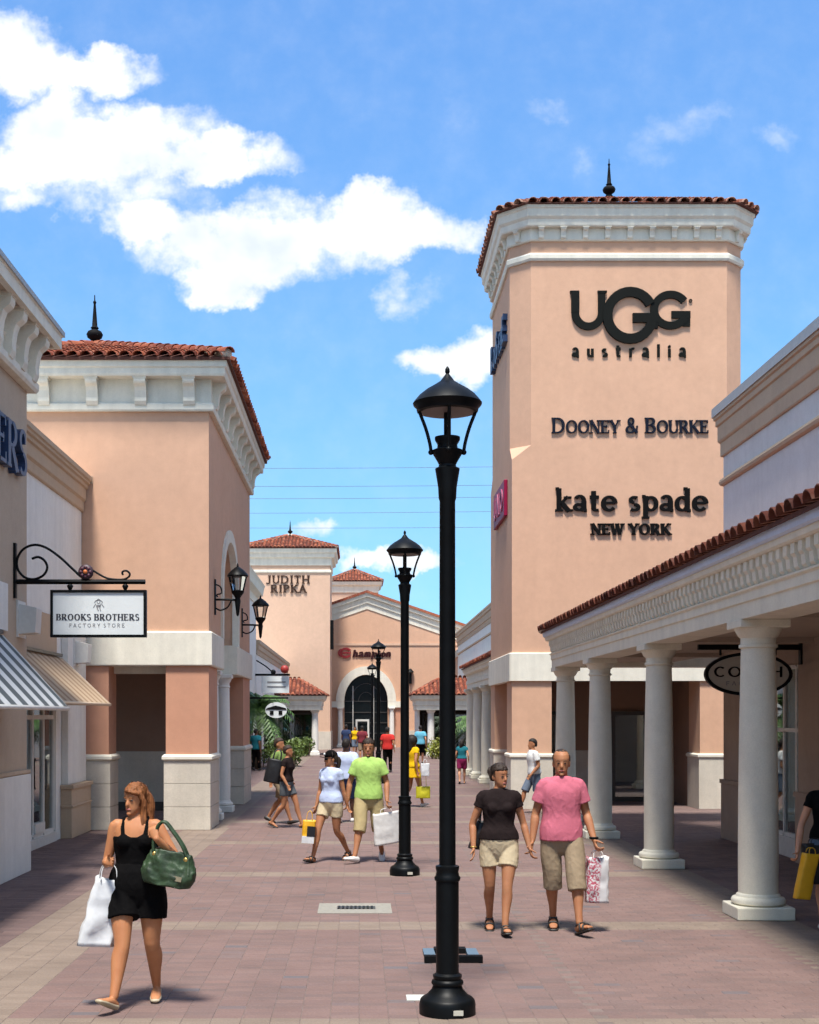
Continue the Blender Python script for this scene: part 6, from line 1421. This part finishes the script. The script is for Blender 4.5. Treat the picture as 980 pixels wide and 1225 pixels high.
# ---- woman in the black romper
def dress_hem(t, K, HM, sp):
    pass
wx, wy = -1.67, 10.02
person('woman in black romper walking with green handbag and white shopping bag', wx, wy, 0, 1.67, 'f',
       dict(rk=(-.078, -.17, .495), ra=(-.118, -.30, .115), rt=(-28, 24), lk=(.122, -.02, .475), la=(.128, .17, .115), lt=(4, -10),
            re=(-.225, .0, 1.085), rw=(-.190, -.20, 1.10), rhd=(.62, -.62, .12), rc=.7, rhs=(0, .2, 1), le=(.315, -.06, 1.115), lw=(.185, -.225, 1.285), lhd=(-.35, .25, .75), lhs=(-.6, 0, -.6), lc=2.2, head=(-32, 4), girth=1.10, leg=1.14),
       ('romper', F_BLACK, .92), ('wide', F_BLACK, .665), SKIN_T, HAIR_R, 'long', .0062, None, 'flat', SHOE_T, 3)
# ---- couple hand in hand
cx, cy = 1.40, 13.40
def bracelet(pt):
    def fn(t, K, HM, sp): MB().tube([(pt[0] + .027 * cos(a), pt[1] + .027 * sin(a), pt[2]) for a in [2 * pi * i / 12 for i in range(13)]], .006, 6).build('bracelet', GOLD, t, smooth=True)
    return fn
person('woman in dark brown tee and beige shorts holding hands with the man in pink', cx, cy, 0, 1.70, 'f',
       dict(rk=(-.095, -.02, .47), ra=(-.080, .17, .125), rt=(-4, -18), lk=(.065, -.15, .485), la=(.035, -.23, .10), lt=(5, 8), re=(-.262, .03, 1.085), rw=(-.262, -.06, .845), rc=.7, rhs=(0, -1, 0), le=(.245, .03, 1.09), lw=(.300, -.05, .845), lc=1.3, lhs=(0, -1, 0), head=(34, 3), girth=1.03, sw=.160),
       ('cap', F_BROWN, .93), ('shorts', F_BEIGE, .66), SKIN_M, HAIR_DB, 'bun', .0068, 'couple walking hand in hand', 'sandal', SHOE_K, 5, bracelet((-.262, -.055, .858)))
def watch(t, K, HM, sp): MB().tube([(.285 * K + .036 * cos(a), -.105 * K + .036 * sin(a), .875 * K) for a in [2 * pi * i / 12 for i in range(13)]], .012, 6).build('wristwatch', BLACKM, t, smooth=True)
mx_, my_ = 2.03, 13.45
person('man in pink tee and khaki shorts carrying a red and white bag', mx_, my_, 0, 1.84, 'm',
       dict(rk=(-.080, .0, .475), ra=(-.055, .15, .12), rt=(-6, -12), lk=(.115, -.17, .485), la=(.125, -.27, .115), lt=(26, 16), re=(-.232, .03, 1.095), rw=(-.272, -.03, .845), rc=1.2, rhs=(0, -1, 0), le=(.236, .02, 1.095), lw=(.285, -.11, .86), lc=2.0, lhs=(0, -1, 0), head=(-6, 4), girth=.98, sw=.158),
       ('tee', F_PINK, .845), ('shorts', F_KHAKI, .40), SKIN_M, HAIR_DB, 'bald', .0068, 'couple walking hand in hand', 'sandal', SHOE_K, 8, watch)
# ---- couple in pale blue and lime
gx_, gy_ = -.42, 19.95
def capfn(t, K, HM, sp):
    m = MB(); m.loft([ring_xy(w, f_, b_, z) for z, w, f_, b_ in ((.150, .087, -.100, .112), (.185, .087, -.100, .112), (.220, .074, -.082, .096), (.248, .048, -.05, .062), (.258, .015, -.02, .03))]); m.xf(HM); o = m.build('cap', F_BLACK, t, smooth=True)
    q = MB(); q.loft([[Vector((.075 * cos(R(200 + 140 * k / 10)), -.065 + .115 * sin(R(200 + 140 * k / 10)), z + .02 * abs(k - 5) / -5)) for k in range(11)] for z in (.168, .160)]); q.xf(HM); q.build('brim', F_BLACK, o)
    MB().ball((-.02, -.098, .195), .035, .012, .022, 10, 6).xf(HM).build('cap_badge', F_WHITE, o, smooth=True)
    MB().limb([(-.062, -.075, .117), (0, -.098, .118), (.062, -.075, .117)], [(.015, .006)] * 3, 8, (0, 0, 1), 3).xf(HM).build('sunglasses', BLACKM, t, smooth=True)
person('woman in pale blue tee, beige shorts and black and white cap', gx_, gy_, -38, 1.66, 'f',
       walk(True, .33, .05, head=(-30, 2), le=(.20, .05, 1.08), lw=(.24, .10, .86), re=(-.235, .02, 1.08), rw=(-.245, -.06, .84), lc=1.2, girth=1.02), ('cap', F_SKY, .90), ('shorts', F_BEIGE, .68), SKIN_M, HAIR_DB, 'pony', .0095, 'couple with shopping bags', 'sandal', SHOE_K, 11, capfn)
gm_x = .14
person('man in lime green tee and tan shorts carrying a large white bag', gm_x, 19.95, -6, 1.84, 'm',
       walk(True, .30, .05, ra=(-.16, -.30, .11), rk=(-.10, -.18, .49), rt=(-45, 10), la=(.165, .20, .12), lk=(.12, .02, .475), re=(-.262, .02, 1.09), rw=(-.288, -.03, .845), le=(.245, .02, 1.09), lw=(.265, -.13, .85), lc=2.0, head=(0, 3), girth=.96, sw=.160), ('tee', F_LIME, .86), ('shorts', F_TANS, .42), SKIN_M, HAIR_DB, 'short', .0095, 'couple with shopping bags', 'shoe', SHOE_W, 13)
# ---- others further on
person('woman in dark top and grey shorts with black shoulder bag, walking sideways', -1.42, 26.0, 72, 1.62, 'f', walk(False, .30, .12, head=(8, 2), lean=(0, -.03)), ('cap', F_BROWN, .95), ('shorts', F_GREY, .66), SKIN_M, HAIR_DB, 'short', .013, None, 'sandal', SHOE_K, 17)
person('man in green tee walking behind the woman with the shoulder bag', -1.62, 27.0, 70, 1.74, 'm', walk(True, .28, .12), ('tee', F_GREEN, .88), ('shorts', F_KHAKI, .5), SKIN_M, HAIR_DB, 'short', .014, None, 'shoe', SHOE_K, 19)
person('person in white tee with back turned, behind the pale blue and lime couple', -.27, 27.3, 165, 1.72, 'm', walk(True, .2, .12), ('tee', F_SKY, .88), ('shorts', F_NAVY, .5), SKIN_D, HAIR_B, 'short', .014, None, 'shoe', SHOE_W, 21)
person('woman in yellow dress with full black hair carrying lime and white bags', 1.28, 32.0, 125, 1.72, 'f', walk(True, .22, .1, lw=(.20, -.24, 1.0), le=(.23, .0, 1.08)), ('dress', F_YEL, .95), ('none', F_YEL, .70), SKIN_M, HAIR_B, 'afro', .015, None, 'shoe', SHOE_W, 23)
person('person in striped teal top and magenta shorts by the far arcade columns', 3.30, 43.0, 175, 1.45, 'f', walk(True, .15, .1), ('cap', F_TEAL, .95), ('shorts', F_MAG, .58), SKIN_L, HAIR_B, 'long', .017, None, 'flat', SHOE_K, 25)
person('boy in white tee and grey shorts striding past the tall tower', 3.92, 29.9, -78, 1.68, 'm', walk(True, .34, .18, lean=(0, -.05)), ('tee', F_WHITE, .90), ('shorts', F_JEAN, .50), SKIN_M, HAIR_B, 'short', .014, None, 'shoe', SHOE_K, 27)
person('person in teal shirt and black trousers beside the hedge', -4.15, 53.7, 150, 1.70, 'm', walk(True, .1, .1), ('tee', F_TEAL, .86), ('trousers', F_BLACK, .1), SKIN_D, HAIR_B, 'short', .02, None, 'shoe', SHOE_K, 29)
person('man in red tee and black trousers near the arched entrance', 1.10, 52.0, 170, 1.78, 'm', walk(True, .12, .1), ('tee', F_RED, .86), ('trousers', F_BLACK, .1), SKIN_M, HAIR_B, 'short', .02, 'crowd before the arched entrance', 'shoe', SHOE_K, 31)
person('man in light blue tee and black shorts before the far porch column', 2.83, 62.0, 175, 1.78, 'm', walk(True, .15, .1), ('tee', F_CYAN, .86), ('shorts', F_BLACK, .5), SKIN_L, HAIR_B, 'short', .02, 'crowd before the arched entrance', 'shoe', SHOE_K, 33)
person('person in navy top and trousers in the crowd at the arch', -.68, 70.0, 160, 1.78, 'm', walk(True, .15, .1), ('tee', F_NAVY, .86), ('trousers', F_NAVY, .1), SKIN_D, HAIR_B, 'short', .022, 'crowd before the arched entrance', 'shoe', SHOE_K, 35)
person('person in yellow tee in the crowd at the arch', -.25, 75.0, 10, 1.66, 'f', walk(True, .15, .1), ('cap', F_YEL, .9), ('shorts', F_JEAN, .5), SKIN_M, HAIR_B, 'long', .022, 'crowd before the arched entrance', 'shoe', SHOE_K, 37)
person('person in maroon tee in the crowd at the arch', .14, 66.0, 185, 1.74, 'm', walk(True, .15, .1), ('tee', F_MAROON, .86), ('shorts', F_KHAKI, .5), SKIN_M, HAIR_B, 'short', .022, 'crowd before the arched entrance', 'shoe', SHOE_W, 39)
person('person reaching a yellow bag out from behind the nearest arcade column', 4.78, 13.62, -12, 1.68, 'f', walk(True, .2, .1, rw=(-.33, -.20, .80), re=(-.27, -.02, 1.07), rc=2.0), ('cap', F_BLACK, .92), ('shorts', F_JEAN, .5), SKIN_L, HAIR_B, 'long', .0095, None, 'shoe', SHOE_W, 41)

# ================================================================== BAGS
def bag(label, cat, loc, w, d, h, mat, rz=0, tilt=0, shear=0, hmat=None, handle=.12, name='shopping_bag', seed=1, taper=1.0, crumple=.018, p=5, extra=None, group=None, wire=.004):
    """soft bag: superellipse walls with creases, open top, two loop handles"""
    t = thing(name, label, cat, (0, 0, 0), group); OFF[t] = Vector((0, 0, 0)); rg = random.Random(seed)
    rings = []; n = 40; lv = 16; sv_ = Vector((seed * 2.3, seed, 0))
    for j in range(lv + 1):
        z = h * j / lv; q = j / lv; k = 1 + (taper - 1) * q; bul = 1 + .10 * sin(pi * min(1, q * 1.1)); ring = []
        for i in range(n):
            c_, s_ = cos(2 * pi * i / n), sin(2 * pi * i / n); px = w / 2 * k * math.copysign(abs(c_) ** (2 / p), c_); py = d / 2 * k * bul * math.copysign(abs(s_) ** (2 / p), s_)
            nz_ = noise.noise(Vector((px * 9, py * 9, z * 7)) + sv_) + .6 * noise.noise(Vector((px * 22, py * 22, z * 16)) + sv_)
            r_ = 1 + crumple / max(.05, d) * nz_; ring.append(Vector((px + shear * q + crumple * nz_ * .4, py * r_, z + (crumple * .5 * nz_ if j == lv else 0))))
        rings.append(ring)
    top = rings[-1]; inner = [[v * 1.0 + Vector((-v.x * .05 + shear * .05, -v.y * .10, 0)) for v in top], [Vector((v.x * .93 + shear * .07, v.y * .85, h * .45)) for v in rings[lv // 2]]]
    m = MB(); m.loft(rings + inner, cap=True); o = m.build('body', mat, t, smooth=True)
    if handle:
        for sg_ in (-1, 1):
            y_ = sg_ * d * .42; MB().tube([(shear - w * .22, y_, h - .02), (shear - w * .18, y_ * .6, h + handle * .7), (shear, y_ * .3, h + handle), (shear + w * .18, y_ * .6, h + handle * .7), (shear + w * .22, y_, h - .02)], wire, 6, 4).build('handle', hmat or mat, t, smooth=True)
    if extra: extra(t)
    t.location = loc; t.rotation_euler = (0, R(tilt), R(rz)); return t
def paper(name, c, var=.06, rough=.55): return plain(name, c, rough, var=var, scale=14, bump=.35)
WPLAS = paper('white_bag', (.58, .59, .60), .10); WPLAS2 = paper('white_paper_bag', (.60, .585, .56), .10); YPLAS = paper('yellow_bag', (.70, .36, .008)); KPLAS = paper('black_bag', (.005, .005, .007)); LPLAS = paper('lime_bag', (.45, .42, .01))
bag('crumpled white shopping bag hanging from the romper woman\'s arm', 'shopping bag', (wx - .285, wy - .12, .46), .27, .13, .50, WPLAS, 18, 4, .06, None, .11, seed=4, taper=.72, crumple=.045)
def print_mat(name, c1, c2):
    m, nt, bs = mat_base(name); L = nt.links; tcn = nd(nt, 'ShaderNodeTexCoord'); sp = nd(nt, 'ShaderNodeSeparateXYZ'); L.new(tcn.outputs['Object'], sp.inputs[0])
    n1 = nd(nt, 'ShaderNodeTexNoise'); n1.inputs['Scale'].default_value = 48; n1.inputs['Detail'].default_value = 3; L.new(tcn.outputs['Object'], n1.inputs['Vector'])
    r1 = nd(nt, 'ShaderNodeMapRange'); L.new(n1.outputs[0], r1.inputs[0]); r1.inputs[1].default_value = .44; r1.inputs[2].default_value = .54
    r2 = nd(nt, 'ShaderNodeMapRange'); L.new(sp.outputs[0], r2.inputs[0]); r2.inputs[1].default_value = .015; r2.inputs[2].default_value = -.01
    mm = nd(nt, 'ShaderNodeMath', operation='MULTIPLY'); L.new(r1.outputs[0], mm.inputs[0]); L.new(r2.outputs[0], mm.inputs[1])
    mx = nd(nt, 'ShaderNodeMix', data_type='RGBA'); L.new(mm.outputs[0], mx.inputs['Factor']); mx.inputs['A'].default_value = col4(c1); mx.inputs['B'].default_value = col4(c2)
    L.new(mx.outputs['Result'], bs.inputs['Base Color']); bs.inputs['Roughness'].default_value = .5; return m
bag('white shopping bag with red printed pattern in the pink tee man\'s hand', 'shopping bag', (2.37, 13.36, .30), .235, .13, .45, print_mat('red_print_bag', (.60, .585, .58), (.40, .07, .11)), 8, 3, -.02, WPLAS2, .07, seed=6, taper=.9, crumple=.04)
bag('large slanting white bag carried by the man in lime', 'shopping bag', (.42, 19.80, .27), .40, .14, .47, WPLAS2, 0, -9, .05, None, .06, seed=9, crumple=.022)
def ystripe(t):
    MB().box(-.09, .09, -.095, -.06, .0, .10).build('white_band', WPLAS, t); MB().box(-.02, .10, -.098, -.06, .10, .25).build('dark_panel', KPLAS, t)
bag('yellow, black and white carrier bag in the pale blue tee woman\'s hand', 'shopping bag', (-.76, 19.72, .30), .19, .12, .33, YPLAS, 0, 4, 0, None, .14, seed=12, extra=ystripe)
bag('yellow bag held out beside the nearest arcade column', 'shopping bag', (4.43, 13.40, .33), .16, .10, .46, YPLAS, 10, 6, .05, None, .06, seed=15)
bag('black bag behind the held-out yellow bag', 'shopping bag', (4.60, 13.50, .47), .26, .13, .40, KPLAS, 0, 0, 0, None, .06, seed=16)
bag('lime green bag hanging low from the yellow dress woman', 'shopping bag', (1.52, 31.9, .22), .34, .14, .28, LPLAS, 0, 0, 0, None, .40, seed=18, p=3)
bag('white bag at the yellow dress woman\'s waist', 'shopping bag', (1.56, 31.75, .75), .20, .10, .30, WPLAS, 0, 0, 0, None, .1, seed=19)
# green leather handbag
GL = plain('green_leather', (.022, .044, .018), .55, var=.5, scale=13, bump=1.0, spec=.4)
hb = thing('handbag', 'dark green leather handbag slung from the romper woman\'s shoulder', 'handbag', (0, 0, 0)); OFF[hb] = Vector((0, 0, 0))
m = MB(); rings = []
for j in range(29):
    q = j / 28; z = -.125 + .25 * q; wd = .205 * (1 - .35 * max(0, q - .45) ** 1.2 * 1.6) * (.86 + .14 * min(1, q * 4)); dp = .085 * (1 - .75 * max(0, q - .3)); ring = []
    for i in range(80):
        c_, s_ = cos(2 * pi * i / 80), sin(2 * pi * i / 80); px = wd * math.copysign(abs(c_) ** .7, c_); py = dp * math.copysign(abs(s_) ** .8, s_); nz_ = .7 * noise.noise(Vector((px * 14, py * 14, z * 10))) + .55 * (1 - abs(noise.noise(Vector((px * 26 + z * 9, py * 20, z * 9 + 3))))) ** 4 - .25 + .18 * noise.noise(Vector((px * 60, py * 60, z * 30)))
        ring.append(Vector((px * (1 + .07 * nz_), py * (1 + .34 * nz_), z + .020 * nz_)))
    rings.append(ring)
m.loft(rings); m.build('body', GL, hb, smooth=True)
for sg_ in (-1, 1): MB().tube([(-.13, sg_ * .03, .09), (-.148, sg_ * .025, .19), (-.135, sg_ * .015, .29), (-.09, sg_ * .018, .325), (-.02, sg_ * .02, .27), (.07, sg_ * .025, .18), (.13, sg_ * .03, .09)], .011, 8, 4).build('strap', GL, hb, smooth=True)
MB().box(.04, .125, -.083, -.078, -.075, -.04).build('name_plate', plain('brass_plate', (.40, .34, .22), .4, .6), hb)
for x_ in (-.12, .12): MB().ball((x_, -.035, .085), .018, .01, .018, 10, 6).build('ring', GOLD, hb, smooth=True)
hb.location = (wx + .275, wy - .20, 1.045); hb.rotation_euler = (0, R(10), R(-8))
# shoulder bags
bag('big black shoulder bag on the sideways walking woman\'s back', 'bag', (-1.70, 26.0, .88), .34, .26, .46, KPLAS, 0, 12, 0, None, .2, name='shoulder_bag', seed=22, p=2.6, wire=.012)
bag('slim black shoulder bag at the brown tee woman\'s side', 'bag', (1.165, 13.56, .82), .12, .20, .28, KPLAS, 0, 6, .05, None, .26, name='shoulder_bag', seed=23, p=3, wire=.008)
finish_skins()
